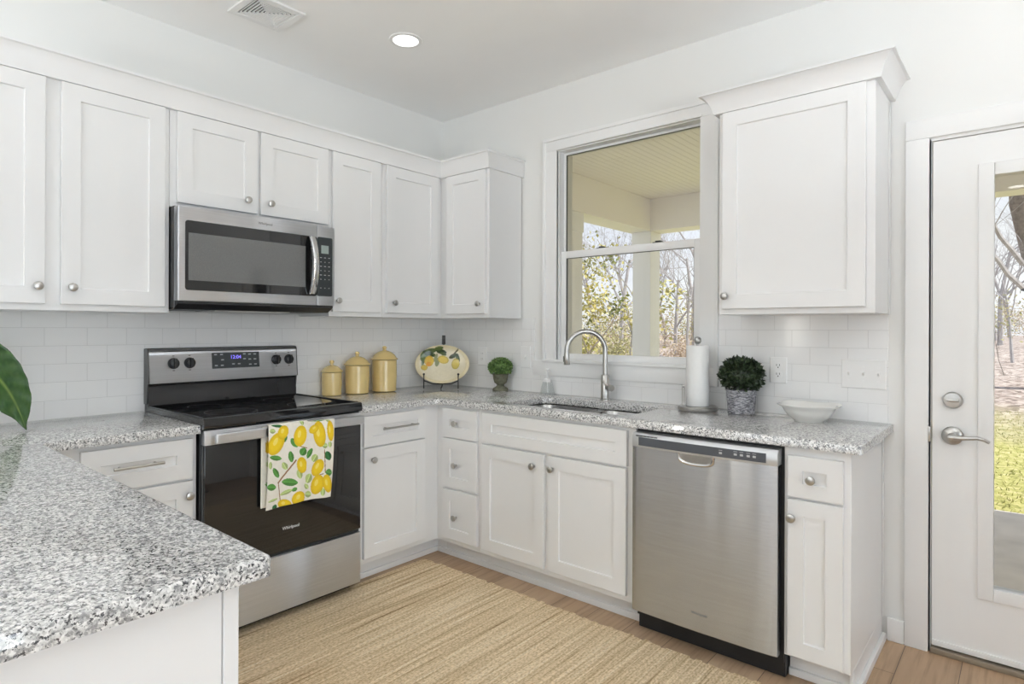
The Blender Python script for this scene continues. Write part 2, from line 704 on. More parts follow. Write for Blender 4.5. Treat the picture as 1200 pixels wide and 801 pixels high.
def wall_holes(name, a0, a1, holes, fn, thick):
    """wall spanning a0..a1, 0..H with rectangular holes (a0,z0,a1,z1); fn(a, z, d) -> point"""
    mb = MB()
    cuts_a = sorted({a0, a1} | {h[0] for h in holes} | {h[2] for h in holes})
    cuts_z = sorted({0.0, H} | {h[1] for h in holes} | {h[3] for h in holes})
    for i in range(len(cuts_a) - 1):
        for j in range(len(cuts_z) - 1):
            ca, cz = (cuts_a[i] + cuts_a[i + 1]) / 2, (cuts_z[j] + cuts_z[j + 1]) / 2
            if any(h[0] < ca < h[2] and h[1] < cz < h[3] for h in holes):
                continue
            for d in (0, thick):
                mb.quad(fn(cuts_a[i], cuts_z[j], d), fn(cuts_a[i + 1], cuts_z[j], d), fn(cuts_a[i + 1], cuts_z[j + 1], d), fn(cuts_a[i], cuts_z[j + 1], d))
    for h in holes + [(a0, 0, a1, H)]:
        q = [(h[0], h[1]), (h[2], h[1]), (h[2], h[3]), (h[0], h[3])]
        for k in range(4):
            (p, r), (p2, r2) = q[k], q[(k + 1) % 4]
            mb.quad(fn(p, r, 0), fn(p2, r2, 0), fn(p2, r2, thick), fn(p, r, thick))
    bmesh.ops.remove_doubles(mb.bm, verts=mb.bm.verts, dist=1e-5)
    return struct(mb.build(name, M['wall'], smooth=0))


WIN = (1.017, 1.118, 1.919, 2.388)       # opening x0 z0 x1 z1
DOOR = (2.892, 0.0, 3.815, 2.082)
struct(MB().box(0, RY, -0.12, RX, 0.0, 0.0).build('floor', M['floor'], smooth=0))
struct(MB().box(0, RY, H, RX, 0.0, H + 0.1).build('ceiling', M['ceiling'], smooth=0))
wall_holes('wall_back', -TW, RX + TW, [WIN, DOOR], lambda a, z, d: (a, d, z), TW)
wall_holes('wall_left', RY, 0.0, [(-5.08, 0.95, -4.60, 2.62)], lambda a, z, d: (-d, a, z), TW)
wall_holes('wall_right', RY, 0.0, [(-5.0, 0.1, -1.8, 2.35)], lambda a, z, d: (RX + d, a, z), TW)
wall_holes('wall_front', -TW, RX + TW, [(1.3, 0.65, 4.7, 2.45), (0.44, 0.95, 0.66, 2.62)], lambda a, z, d: (a, RY - d, z), TW)


def rear_window(name, fn, a0, z0, a1, z1, n):
    f = MB()
    w = 0.05
    fb = lambda p0, p1: f._box(fn(p0[0], p0[1], 0.03), fn(p1[0], p1[1], 0.09))
    fb((a0, z0), (a1, z0 + w)); fb((a0, z1 - w), (a1, z1)); fb((a0, z0 + w), (a0 + w, z1 - w)); fb((a1 - w, z0 + w), (a1, z1 - w))
    for k in range(1, n):
        c = a0 + (a1 - a0) * k / n
        fb((c - w / 2, z0 + w), (c + w / 2, z1 - w))
    o = struct(f.build(name, M['vinyl'], smooth=0))
    p = MB()
    p._box(fn(a0 + w / 2, z0 + w / 2, 0.058), fn(a1 - w / 2, z1 - w / 2, 0.062))
    p.build('pane', M['pane'], o, smooth=0)


rear_window('unseen_window_2', lambda a, z, d: (a, RY - d, z), 1.3, 0.65, 4.7, 2.45, 3)  # unseen window, added to bring light into the room
rear_window('unseen_window_4', lambda a, z, d: (-d, a, z), -5.08, 0.95, -4.60, 2.62, 1)  # unseen window, added for the cool streak in the dishwasher door
rear_window('unseen_window_5', lambda a, z, d: (a, RY - d, z), 0.44, 0.95, 0.66, 2.62, 1)  # unseen slot, added for the warm streak in the dishwasher door
rear_window('unseen_window_3', lambda a, z, d: (RX + d, a, z), -5.0, 0.1, -1.8, 2.35, 3)  # unseen patio door, added to brighten the room from the side

# backsplash tile (thin tiled panels glued to the walls)
TT = 0.008
t_ = MB()
t_.box(0, -3.45, 0.9, TT, 0.0, 1.385)
struct(t_.build('trim_1', M['tile'], smooth=0, origin=(0.008, 0.0805, 0.912)))
t_ = MB()
t_.box(TT, -TT, 0.9, 0.84, 0, 1.374)
t_.box(0.84, -TT, 0.9, 2.016, 0, 1.02)
t_.box(2.016, -TT, 0.9, 2.744, 0, 1.374)
struct(t_.build('trim_6', M['tile'], smooth=0, origin=(0.1205, -0.008, 0.912)))

# window casing, apron
k = MB()
kb = lambda x0, z0, x1, z1, d, b=0.004: k.box(x0, -d, z0, x1, 0, z1, b)
kb(0.925, 1.11, 1.0175, 2.388, 0.016); kb(0.915, 1.11, 0.935, 2.468, 0.026)
kb(1.9185, 1.02, 2.016, 2.388, 0.016); kb(2.000, 1.02, 2.016, 2.468, 0.024)
kb(0.925, 2.3875, 2.016, 2.458, 0.016); kb(0.915, 2.447, 2.016, 2.468, 0.028)
kb(1.005, 2.3875, 1.93, 2.400, 0.021); kb(1.005, 1.12, 1.0175, 2.3875, 0.021)
k.box(0.838, -0.018, 1.02, 2.016, 0, 1.112, 0.004)
k.box(0.915, -0.03, 1.104, 1.945, 0.04, 1.120, 0.004)
struct(k.build('trim_2', M['trim']))

# window_1: double-hung
f = MB()
x0, z0, x1, z1 = WIN
f.box(x0, 0.001, z0, x0 + 0.006, 0.11, z1); f.box(x1 - 0.006, 0.001, z0, x1, 0.11, z1)
f.box(x0 + 0.006, 0.001, z1 - 0.006, x1 - 0.006, 0.11, z1); f.box(x0 + 0.006, 0.02, z0, x1 - 0.006, 0.11, z0 + 0.006)
win = struct(f.build('window_1', M['vinyl']))


def sash(y0, y1, xa, xb, za, zb, side, rail_b, rail_t, nm):
    s = MB()
    s.box(xa, y0, za, xa + side, y1, zb, 0.003); s.box(xb - side, y0, za, xb, y1, zb, 0.003)
    s.box(xa + side, y0, za, xb - side, y1, za + rail_b, 0.003); s.box(xa + side, y0, zb - rail_t, xb - side, y1, zb, 0.003)
    o = s.build(nm, M['vinyl'], win)
    ym = (y0 + y1) / 2
    MB().box(xa + side - 0.004, ym - 0.002, za + rail_b - 0.004, xb - side + 0.004, ym + 0.002, zb - rail_t + 0.004).build('pane', M['pane'], o, smooth=0)
    g = MB()
    ga, gb, gc, gd = xa + side, xb - side, za + rail_b, zb - rail_t
    w = 0.0028
    g.box(ga, y0 + 0.004, gc, ga + w, ym, gd); g.box(gb - w, y0 + 0.004, gc, gb, ym, gd)
    g.box(ga + w, y0 + 0.004, gd - w, gb - w, ym, gd)
    g.build('gasket', M['darkgrey'], o, smooth=0)
    return o


sash(0.052, 0.080, x0 + 0.0065, x1 - 0.0065, 1.745, z1 - 0.0065, 0.014, 0.036, 0.014, 'upper_sash')
low = sash(0.018, 0.0515, x0 + 0.010, x1 - 0.010, z0 + 0.0065, 1.775, 0.036, 0.034, 0.042, 'lower_sash')
for lx in (1.30, 1.66):
    lk = MB()
    lk.box(lx - 0.03, 0.03, 1.7745, lx + 0.03, 0.056, 1.781, 0.002)
    lk.box(lx - 0.012, 0.026, 1.781, lx + 0.02, 0.05, 1.787, 0.002)
    lk.build('sash_lock', M['darkgrey'], low)

# door casing, door_1
k = MB()
k.box(2.805, -0.016, 0.0, 2.886, 0, 2.087, 0.003)
k.box(2.805, -0.016, 2.087, 3.90, 0, 2.168, 0.003)
k.box(3.82, -0.016, 0.0, 3.90, 0, 2.087, 0.003)
k.box(2.886, 0.0, 0.0, 2.8935, 0.149, 2.082); k.box(3.8135, 0.0, 0.0, 3.821, 0.149, 2.082)
k.box(2.8935, 0.0, 2.0745, 3.8135, 0.149, 2.082)
struct(k.build('trim_3', M['trim']))
struct(MB().box(2.894, -0.016, 0.0, 3.813, 0.13, 0.022, 0.004).build('trim_4', M['threshold']))

gx0, gx1, gz0, gz1 = 3.094, 3.614, 0.309, 1.905
DX0, DX1, DZ0, DZ1 = 2.8975, 3.8105, 0.03, 2.071
d = MB()
for (a0, b0, a1, b1) in ((DX0, DZ0, gx0, DZ1), (gx1, DZ0, DX1, DZ1), (gx0, DZ0, gx1, gz0), (gx0, gz1, gx1, DZ1)):
    d.box(a0, 0.004, b0, a1, 0.048, b1)
door = struct(d.build('door_1', M['trim'], smooth=0))
MB().box(gx0 - 0.01, 0.024, gz0 - 0.01, gx1 + 0.01, 0.030, gz1 + 0.01).build('pane', M['pane'], door, smooth=0)
lm = MB()
pw = 0.05
for (a0, b0, a1, b1) in ((gx0 - pw, gz0 - pw, gx0, gz1 + pw), (gx1, gz0 - pw, gx1 + pw, gz1 + pw), (gx0, gz0 - pw, gx1, gz0), (gx0, gz1, gx1, gz1 + pw)):
    lm.box(a0, -0.006, b0, a1, 0.010, b1, 0.005)
lm.build('glass_surround', M['trim'], door)
MB().box(DX0 + 0.002, -0.003, 0.030, DX1 - 0.002, 0.0035, 0.052, 0.001).build('door_sweep', M['trim'], door)
db = MB()
db.lathe([(0.033, 0.004), (0.033, -0.006), (0.028, -0.014), (0.012, -0.015)], (2.965, 0, 1.027), 'Y', 32)
dbo = db.build('deadbolt', M['nickel'], door)
tt = MB()
tt.box(2.945, -0.026, 1.021, 2.987, -0.014, 1.033, 0.004)
tt.build('thumb_turn', M['nickel'], dbo)
rs = MB()
rs.lathe([(0.036, 0.004), (0.036, -0.006), (0.030, -0.013), (0.014, -0.016), (0.013, -0.045), (0.011, -0.05)], (2.964, 0, 0.885), 'Y', 32)
rso = rs.build('lever_rose', M['nickel'], door)
lv = MB()
lv.tube([(2.957, -0.046, 0.884), (2.985, -0.047, 0.883), (3.015, -0.048, 0.886), (3.045, -0.047, 0.889), (3.068, -0.044, 0.884), (3.082, -0.042, 0.875)], [0.011, 0.010, 0.008, 0.007, 0.006, 0.005], 10)
lv.build('door_lever', M['nickel'], rso)
MB().box(2.8855, -0.0172, 0.855, 2.8925, 0.01, 0.915, 0.001).build('strike_plate', M['nickel'], door)

struct(MB().box(2.7435, -0.014, 0, 2.8045, 0, 0.095, 0.003).build('baseboard_back', M['trim']))
struct(MB().box(3.9005, -0.014, 0, RX, 0, 0.12, 0.003).build('baseboard_right', M['trim']))

# ------------------------------------------------------------------ cabinets
FX = lambda face: (lambda a, z, d: (face + d, a, z))        # front looks along +x
FY = lambda face: (lambda a, z, d: (a, face - d, z))        # front looks along -y
FP = lambda face: (lambda a, z, d: (a, face + d, z))        # front looks along +y


def shaker(fn, a0, z0, a1, z1, name, parent, stile=0.063, th=0.0195):
    r = lambda i, dd: [fn(a0 + i, z0 + i, dd), fn(a1 - i, z0 + i, dd), fn(a1 - i, z1 - i, dd), fn(a0 + i, z1 - i, dd)]
    mb = MB()
    mb.loops([r(0.0, 0.0008), r(0, th - 0.002), r(0.0008, th - 0.0006), r(0.002, th), r(stile, th), r(stile + 0.0025, th - 0.0085)])
    return mb.build(name, M['paint'], parent, smooth=0)


def slab_drawer(fn, a0, z0, a1, z1, name, parent, inset):
    return shaker(fn, a0, z0, a1, z1, name, parent, stile=inset)


def knob(fn, a, z, parent, d0=0.0195):
    mb = MB()
    n = 22
    prof = [(0.007, d0), (0.0062, d0 + 0.010), (0.008, d0 + 0.014), (0.0145, d0 + 0.018), (0.0165, d0 + 0.022), (0.0155, d0 + 0.0265), (0.010, d0 + 0.029), (0.002, d0 + 0.0295)]
    mb.loops([[fn(a + r * math.cos(2 * PI * k / n), z + r * math.sin(2 * PI * k / n), dd) for k in range(n)] for r, dd in prof])
    return mb.build('knob', M['nickel'], parent)


def bar_pull(fn, a0, a1, z, parent, d0=0.0195):
    mb = MB()
    mb.tube([fn(a0, z, d0 + 0.030), fn(a1, z, d0 + 0.030)], 0.0058, 12)
    for a in (a0 + 0.025, a1 - 0.025):
        mb.tube([fn(a, z, d0), fn(a, z, d0 + 0.030)], 0.0045, 10)
    return mb.build('bar_pull', M['nickel'], parent)


def body(lo, hi, parent, name='body'):
    return MB().box(*lo, *hi, 0.0012, 1).build(name, M['paint'], parent)


UX, ZU, ZT = 0.3095, 1.372, 2.285      # upper face, underside, top
UFX, UFY = FX(UX), FY(-UX)
uc = thing('wall_cabinet', 'white two-door wall cabinet over the bare tiled counter beside the microwave', 'cabinet', (0.15, -2.35, ZU))
body((0.0085, -2.77, ZU), (UX, -1.934, ZT), uc)
d1 = shaker(UFX, -2.742, 1.397, -2.379, 2.266, 'door', uc); knob(UFX, -2.404, 1.463, d1)
d2 = shaker(UFX, -2.329, 1.397, -1.955, 2.266, 'door', uc); knob(UFX, -2.295, 1.463, d2)

uc = thing('wall_cabinet', 'short white two-door wall cabinet directly above the microwave', 'cabinet', (0.15, -1.53, 1.84))
body((0.0005, -1.933, 1.842), (UX, -1.132, ZT), uc)
d1 = shaker(UFX, -1.906, 1.862, -1.540, 2.266, 'door', uc); knob(UFX, -1.594, 1.920, d1)
d2 = shaker(UFX, -1.523, 1.862, -1.146, 2.266, 'door', uc); knob(UFX, -1.478, 1.920, d2)

uc = thing('wall_cabinet', 'white single-door wall cabinet touching the side of the microwave, above the smallest canister', 'cabinet', (0.15, -0.95, ZU))
body((0.0085, -1.131, ZU), (UX, -0.777, ZT), uc)
d1 = shaker(UFX, -1.118, 1.397, -0.801, 2.266, 'door', uc); knob(UFX, -1.091, 1.457, d1)

uc = thing('wall_cabinet', 'white single-door wall cabinet in the room corner, above the tallest yellow canister', 'cabinet', (0.15, -0.5, ZU))
body((0.0085, -0.776, ZU), (UX, -0.0085, ZT), uc)
d1 = shaker(UFX, -0.753, 1.397, -0.346, 2.266, 'door', uc); knob(UFX, -0.706, 1.457, d1)

uc = thing('wall_cabinet', 'white single-door wall cabinet on the window wall, above the lemon platter and outlet', 'cabinet', (0.52, -0.15, ZU))
body((UX + 0.0005, -UX, ZU), (0.734, -0.0085, ZT), uc)
d1 = shaker(UFY, 0.380, 1.397, 0.716, 2.266, 'door', uc, stile=0.058); knob(UFY, 0.672, 1.457, d1)

uc = thing('wall_cabinet', 'white single-door wall cabinet with flared crown, between the window and the glass door', 'cabinet', (2.44, -0.15, ZU))
body((2.136, -UX, ZU), (2.747, -0.0085, ZT), uc)
d1 = shaker(UFY, 2.156, 1.397, 2.716, 2.266, 'door', uc); knob(UFY, 2.173, 1.453, d1)
MB().box(2.747, -0.03, ZU - 0.003, 2.752, -0.0085, ZT - 0.02, 0.001, 1).build('scribe_strip', M['paint'], uc)


def crown_ring(prof, path):
    """prof: (out, z); path: 2D corner points with outward offset directions"""
    rings = []
    for p, o in path:
        rings.append([(p[0] + o[0] * a, p[1] + o[1] * a, z) for a, z in prof])
    return rings


cp = [(0.0, 2.268), (0.020, 2.268), (0.022, 2.276), (0.024, 2.284), (0.038, 2.318), (0.052, 2.338), (0.062, 2.345), (0.071, 2.345), (0.072, 2.352), (0.0, 2.352)]
c = MB()
c.loops(crown_ring(cp, [((2.136, -0.0005), (-1, 0)), ((2.136, -UX), (-1, -1)), ((2.747, -UX), (1, -1)), ((2.747, -0.0005), (1, 0))]))
c.build('crown', M['paint'], uc, smooth=30)
c = MB()
cp2 = [(0.0, 2.268), (0.021, 2.268), (0.021, 2.276), (0.022, 2.30), (0.027, 2.335), (0.038, 2.356), (0.046, 2.360), (0.047, 2.370), (0.0, 2.370)]
c.loops(crown_ring(cp2, [((UX, -2.77), (1, 0)), ((UX, -UX), (1, -1)), ((0.7345, -UX), (0.55, -1)), ((0.7345, -0.0005), (0.55, 0))]))
struct(c.build('trim_5', M['paint'], smooth=30))

# ---- base cabinets
BX, ZB = 0.61, 0.876
BFX, BFY = FX(BX), FY(-BX)
TK = 0.539


def toe(mb_args, parent):
    mb = MB()
    for a in mb_args:
        mb.box(*a, 0.002, 1)
    return mb.build('toe_kick', M['paint'], parent)


bc = thing('base_cabinet', 'white base cabinet with a bar-handled drawer over one door, between range and peninsula', 'cabinet', (0.3, -2.19, 0))
body((0.0085, -2.449, 0.1), (BX, -1.938, ZB), bc)
dr = slab_drawer(BFX, -2.339, 0.700, -1.957, 0.860, 'drawer', bc, 0.06); bar_pull(BFX, -2.244, -2.074, 0.786, dr)
d1 = shaker(BFX, -2.339, 0.13, -1.957, 0.690, 'door', bc); knob(BFX, -1.976, 0.634, d1)
toe([(0.10, -2.449, 0, TK, -1.938, 0.1)], bc)

bc = thing('base_cabinet', 'white base cabinet with a bar-handled drawer over one door, below the yellow canisters', 'cabinet', (0.3, -0.9, 0))
body((0.0085, -1.168, 0.1), (BX, -0.0085, ZB), bc)
dr = slab_drawer(BFX, -1.128, 0.699, -0.718, 0.857, 'drawer', bc, 0.052); bar_pull(BFX, -1.029, -0.793, 0.785, dr)
d1 = shaker(BFX, -1.128, 0.13, -0.717, 0.691, 'door', bc); knob(BFX, -1.079, 0.632, d1)
toe([(0.10, -1.168, 0, TK, -0.10, 0.1), (TK, -TK, 0, 0.61, -0.10, 0.1), (TK, -1.168, 0, TK + 0.014, -TK - 0.014, 0.028), (TK, -TK - 0.014, 0, 0.61, -TK, 0.028)], bc)

bc = thing('base_cabinet', 'narrow white base cabinet with three stacked drawers at the inside corner of the counter', 'cabinet', (0.8, -0.3, 0))
body((BX + 0.0005, -BX, 0.1), (0.955, -0.0085, ZB), bc)
for (za, zb_, kz) in ((0.698, 0.859, 0.781), (0.418, 0.691, 0.549), (0.131, 0.405, 0.261)):
    dr = slab_drawer(BFY, 0.671, za, 0.939, zb_, 'drawer', bc, 0.058); knob(BFY, 0.783, kz, dr)
toe([(0.6105, -TK, 0, 0.955, -0.10, 0.1), (0.6105, -TK - 0.014, 0, 0.955, -TK, 0.028)], bc)

bc = thing('sink_cabinet', 'white two-door sink base cabinet with a plain false drawer front', 'cabinet', (1.42, -0.3, 0))
s_ = MB()
s_.box(0.9555, -BX, 0.1, 1.8885, -BX + 0.02, ZB, 0.0012, 1); s_.box(0.9555, -BX + 0.02, 0.1, 0.9735, -0.0085, ZB); s_.box(1.8705, -BX + 0.02, 0.1, 1.8885, -0.0085, ZB)
s_.box(0.9735, -BX + 0.02, 0.1, 1.8705, -0.0085, 0.118)
s_.build('body', M['paint'], bc)
slab_drawer(BFY, 0.983, 0.700, 1.850, 0.860, 'false_drawer_front', bc, 0.058)
d1 = shaker(BFY, 0.972, 0.13, 1.392, 0.689, 'door', bc); knob(BFY, 1.331, 0.627, d1)
d2 = shaker(BFY, 1.419, 0.13, 1.847, 0.689, 'door', bc); knob(BFY, 1.445, 0.630, d2)
toe([(0.9555, -TK, 0, 1.8885, -0.10, 0.1), (0.9555, -TK - 0.014, 0, 1.8885, -TK, 0.028)], bc)

bc = thing('base_cabinet', 'narrow white base cabinet with one small drawer and door, between dishwasher and glass door', 'cabinet', (2.61, -0.3, 0))
body((2.5055, -BX, 0.1), (2.726, -0.0085, ZB), bc)
dr = slab_drawer(BFY, 2.520, 0.694, 2.704, 0.845, 'drawer', bc, 0.052); knob(BFY, 2.603, 0.767, dr)
d1 = shaker(BFY, 2.520, 0.112, 2.704, 0.685, 'door', bc, stile=0.056); knob(BFY, 2.537, 0.620, d1)
toe([(2.5055, -TK, 0, 2.712, -0.10, 0.1), (2.5055, -TK - 0.014, 0, 2.726, -TK, 0.028), (2.712, -BX + 0.05, 0, 2.726, -0.0145, 0.1), (2.726, -BX + 0.05, 0, 2.742, -0.0145, 0.03)], bc)
MB().box(2.7265, -0.03, 0.10, 2.731, -0.0145, ZB, 0.001, 1).build('scribe_strip', M['paint'], bc)

PX = 2.160      # peninsula end
bc = thing('peninsula_cabinet', 'white panelled peninsula cabinet carrying the wide granite top', 'cabinet', (1.4, -2.85, 0))
body((0.66, -3.10, 0.1), (PX, -2.5135, ZB), bc)
ep = MB()
ep.box(PX, -3.10, 0.0, PX + 0.006, -2.527, ZB, 0.001, 1)
ep.build('end_panel', M['paint'], bc)
cs = MB()
cs.box(PX - 0.03, -2.526, 0.0, PX + 0.010, -2.500, ZB, 0.0015, 1)
cs.build('corner_stile', M['paint'], bc)
PF = FP(-2.5135)
slab_drawer(PF, 1.60, 0.737, 2.128, 0.860, 'drawer', bc, 0.05)
shaker(PF, 1.60, 0.13, 2.128, 0.727, 'door', bc)
slab_drawer(PF, 0.72, 0.737, 1.55, 0.860, 'drawer', bc, 0.05)
shaker(PF, 0.72, 0.13, 1.13, 0.727, 'door', bc)
shaker(PF, 1.14, 0.13, 1.55, 0.727, 'door', bc)
toe([(0.72, -3.10, 0, PX - 0.031, -2.58, 0.1)], bc)

# ---- worktops
ZC, CT = 0.912, 0.034


def slab(poly, holes, z0, z1, bev, nm, mat):
    mb = MB()
    bm = mb.bm
    edges_t, edges_b = [], []

    def ring(pts, z):
        return [bm.verts.new((x, y, z)) for x, y in pts]

    def join(a, b):
        for i in range(len(a)):
            j = (i + 1) % len(a)
            bm.faces.new((a[i], a[j], b[j], b[i]))
    for pts, s in [(poly, -1)] + [(h, 1) for h in holes]:
        mid = offset_poly(pts, s * bev * 0.3)
        top = offset_poly(pts, s * bev)
        rb, r1, r2, rt = ring(pts, z0), ring(pts, z1 - bev), ring(mid, z1 - bev * 0.3), ring(top, z1)
        join(rb, r1); join(r1, r2); join(r2, rt)
        for lst, r in ((edges_t, rt), (edges_b, rb)):
            for i in range(len(r)):
                e = bm.edges.get((r[i], r[(i + 1) % len(r)]))
                lst.append(e)
    bmesh.ops.triangle_fill(bm, use_beauty=True, edges=edges_t)
    bmesh.ops.triangle_fill(bm, use_beauty=True, edges=edges_b)
    return mb.build(nm, mat, smooth=35)


def arc(cx, cy, r, a0, a1, n=6):
    return [(cx + r * math.cos(math.radians(a0 + (a1 - a0) * k / n)), cy + r * math.sin(math.radians(a0 + (a1 - a0) * k / n))) for k in range(n + 1)]


WB = TT + 0.0005
sinkhole = round_rect(1.06, -0.552, 1.80, -0.185, 0.07)
polyR = [(WB, -WB), (WB, -1.170), (0.642, -1.170)] + arc(0.672, -0.672, 0.03, 180, 90, 5) + arc(2.752, -0.630, 0.012, -90, 0, 4) + [(2.764, -WB)]
wt = slab(polyR, [sinkhole], ZC - CT, ZC, 0.005, 'worktop', M['granite'])
tag(wt, 'speckled grey granite worktop running around the corner under the window, with the sink', 'worktop')
polyL = [(WB, -1.936), (WB, -3.42)] + arc(2.17, -3.39, 0.03, -90, 0, 5) + arc(2.188, -2.467, 0.012, 0, 90, 4) + arc(0.675, -2.425, 0.03, 270, 180, 5) + [(0.645, -1.936)]
wt = slab(polyL, [], ZC - CT, ZC, 0.005, 'worktop', M['granite'])
tag(wt, 'speckled grey granite worktop of the peninsula, reaching back to the range', 'worktop')

# ---- sink
sk = thing('kitchen_sink', 'stainless double-bowl sink set into the granite under the window', 'sink', (1.43, -0.36, 0.69))
zt = ZC - CT - 0.0006


def bowl(xa, xb, ya, yb, dep):
    mb = MB()
    rr = []
    for ins, z, r in ((0, zt, 0.06), (0.004, zt - 0.01, 0.06), (0.012, zt - dep + 0.03, 0.055), (0.04, zt - dep, 0.04)):
        rr.append([(x, y, z) for x, y in round_rect(xa + ins, ya + ins, xb - ins, yb - ins, r)])
    mb.loops(rr, True, False, True)
    o = mb.build('bowl', M['steel_sink'], sk)
    so = o.modifiers.new('thick', 'SOLIDIFY')
    so.thickness = 0.002
    so.offset = 1
    dn = MB()
    dn.lathe([(0.04, zt - dep + 0.001), (0.04, zt - dep + 0.004), (0.025, zt - dep + 0.002)], ((xa + xb) / 2, (ya + yb) / 2, 0), 'Z', 20)
    dn.build('drain', M['chrome'], o)


bowl(1.052, 1.455, -0.560, -0.177, 0.19)
bowl(1.475, 1.808, -0.560, -0.177, 0.15)
MB().box(1.4555, -0.556, zt - 0.02, 1.4745, -0.181, zt - 0.0005, 0.004).build('divider', M['chrome'], sk)

# ---- faucet
fc = thing('kitchen_faucet', 'brushed gooseneck pull-down faucet behind the sink', 'faucet', (1.405, -0.085, ZC))
fx, fy = 1.405, -0.085
mb = MB()
mb.lathe([(0.030, 0.0002), (0.030, 0.006), (0.024, 0.010), (0.0235, 0.135), (0.021, 0.140), (0.014, 0.142)], (fx, fy, ZC), 'Z', 28)
mb.build('faucet_body', M['nickel'], fc)
dx, dy = -0.72, -0.69
Rg, zs = 0.108, 1.185
pts = [(fx, fy, ZC + 0.14), (fx, fy, 1.10), (fx, fy, zs)]
for k_ in range(1, 17):
    t = PI * k_ / 16 * 1.0
    q = Rg * (1 - math.cos(t))
    pts.append((fx + dx * q, fy + dy * q, zs + Rg * math.sin(t)))
pts.append((fx + dx * 2 * Rg, fy + dy * 2 * Rg, zs - 0.012))
MB().tube(pts, 0.0135, 16).build('gooseneck', M['nickel'], fc)
hx, hy = fx + dx * 2 * Rg, fy + dy * 2 * Rg
sp = MB().lathe([(0.0145, zs - 0.012), (0.0155, zs - 0.02), (0.0175, zs - 0.075), (0.016, zs - 0.078), (0.012, zs - 0.076)], (hx, hy, 0), 'Z', 24).build('spray_head', M['nickel'], fc)
MB().box(hx - 0.021, hy - 0.006, zs - 0.062, hx - 0.013, hy + 0.008, zs - 0.03, 0.003).build('spray_button', M['blackmatte'], sp)
hd = MB()
hdx, hdy = 0.84, -0.54
hd.tube([(fx + hdx * 0.015, fy + hdy * 0.015, 0.985), (fx + hdx * 0.062, fy + hdy * 0.062, 0.985), (fx + hdx * 0.064, fy + hdy * 0.064, 0.985), (fx + hdx * 0.078, fy + hdy * 0.078, 0.985)], [0.011, 0.011, 0.018, 0.018], 20)
hd.tube([(fx + hdx * 0.055, fy + hdy * 0.055, 0.99), (fx + hdx * 0.035 - 0.01, fy + hdy * 0.035 - 0.02, 1.008), (fx + 0.004, fy - 0.035, 1.022)], [0.006, 0.005, 0.004], 8)
hd.build('faucet_handle', M['nickel'], fc)

# ------------------------------------------------------------------ range
Y0, Y1 = -1.9335, -1.1735
YC = (Y0 + Y1) / 2
rg = thing('kitchen_range', 'freestanding electric range with black glass door and stainless trim', 'range', (0.34, YC, 0))
MB().box(0.03, Y0 + 0.003, 0.045, 0.632, Y1 - 0.003, 0.893, 0.004).build('body', M['black'], rg)
MB().box(0.08, Y0 + 0.02, 0.0, 0.60, Y1 - 0.02, 0.0445).build('plinth', M['blackmatte'], rg)
ct = MB()
prof = [(0.055, 0.8935), (0.660, 0.8935), (0.672, 0.897), (0.6745, 0.915), (0.670, 0.934), (0.655, 0.9395), (0.640, 0.938), (0.625, 0.934), (0.075, 0.934), (0.068, 0.9395), (0.055, 0.9395)]
ct.loops([[(x, Y0, z) for x, z in prof], [(x, Y0 + 0.012, z) for x, z in prof], [(x, Y1 - 0.012, z) for x, z in prof], [(x, Y1, z) for x, z in prof]])
cto = ct.build('cooktop', M['blackglass'], rg, smooth=50)
for ya in (Y0, Y1 - 0.016):
    MB().box(0.075, ya, 0.9335, 0.64, ya + 0.016, 0.9405, 0.003).build('side_edge', M['black'], cto)
for (bx_, by_, br_) in ((0.22, -1.74, 0.075), (0.22, -1.37, 0.075), (0.49, -1.74, 0.11), (0.49, -1.37, 0.09)):
    rb = MB()
    n = 48
    ri = [(bx_ + (br_ - 0.003) * math.cos(2 * PI * i / n), by_ + (br_ - 0.003) * math.sin(2 * PI * i / n), 0.9345) for i in range(n)]
    ro = [(bx_ + br_ * math.cos(2 * PI * i / n), by_ + br_ * math.sin(2 * PI * i / n), 0.9345) for i in range(n)]
    rb.loops([ri, ro], True, False, False)
    rb.build('burner_ring', M['darkgrey'], cto)
# backguard
bgp = [(0.012, 0.90), (0.060, 0.90), (0.060, 0.975), (0.0555, 0.985), (0.0535, 1.030), (0.045, 1.036), (0.045, 1.20), (0.012, 1.20)]
bgd = MB().loops([[(x, Y0 + 0.004, z) for x, z in bgp], [(x, Y1 - 0.004, z) for x, z in bgp]]).build('backguard', M['black'], rg, smooth=25)
cpp = [(0.0455, 1.042), (0.070, 1.042), (0.072, 1.048), (0.058, 1.190), (0.0455, 1.194)]
MB().loops([[(x, Y0 + 0.006, z) for x, z in cpp], [(x, Y1 - 0.006, z) for x, z in cpp]]).build('control_panel', M['steel_range'], rg, smooth=25)
cap = MB()
capp = [(0.012, 1.1945), (0.058, 1.1945), (0.056, 1.203), (0.046, 1.208), (0.012, 1.208)]
cap.loops([[(x, Y0 + 0.006, z) for x, z in capp], [(x, Y1 - 0.006, z) for x, z in capp]])
sd = [(0.012, 0.945), (0.046, 0.945), (0.060, 1.04), (0.0705, 1.044), (0.057, 1.198), (0.048, 1.206), (0.012, 1.206)]
for (ya, yb) in ((Y0, Y0 + 0.0055), (Y1 - 0.0055, Y1)):
    cap.loops([[(x, ya, z) for x, z in sd], [(x, yb, z) for x, z in sd]])
cap.build('panel_trim', M['darkgrey'], rg, smooth=25)
TILT = math.atan2(0.014, 0.142)


def on_panel(a, z, d):
    """a point d in front of the tilted control panel"""
    x = 0.072 - (z - 1.048) * 0.014 / 0.142
    return Vector((x + d * math.cos(TILT), a, z + d * math.sin(TILT)))


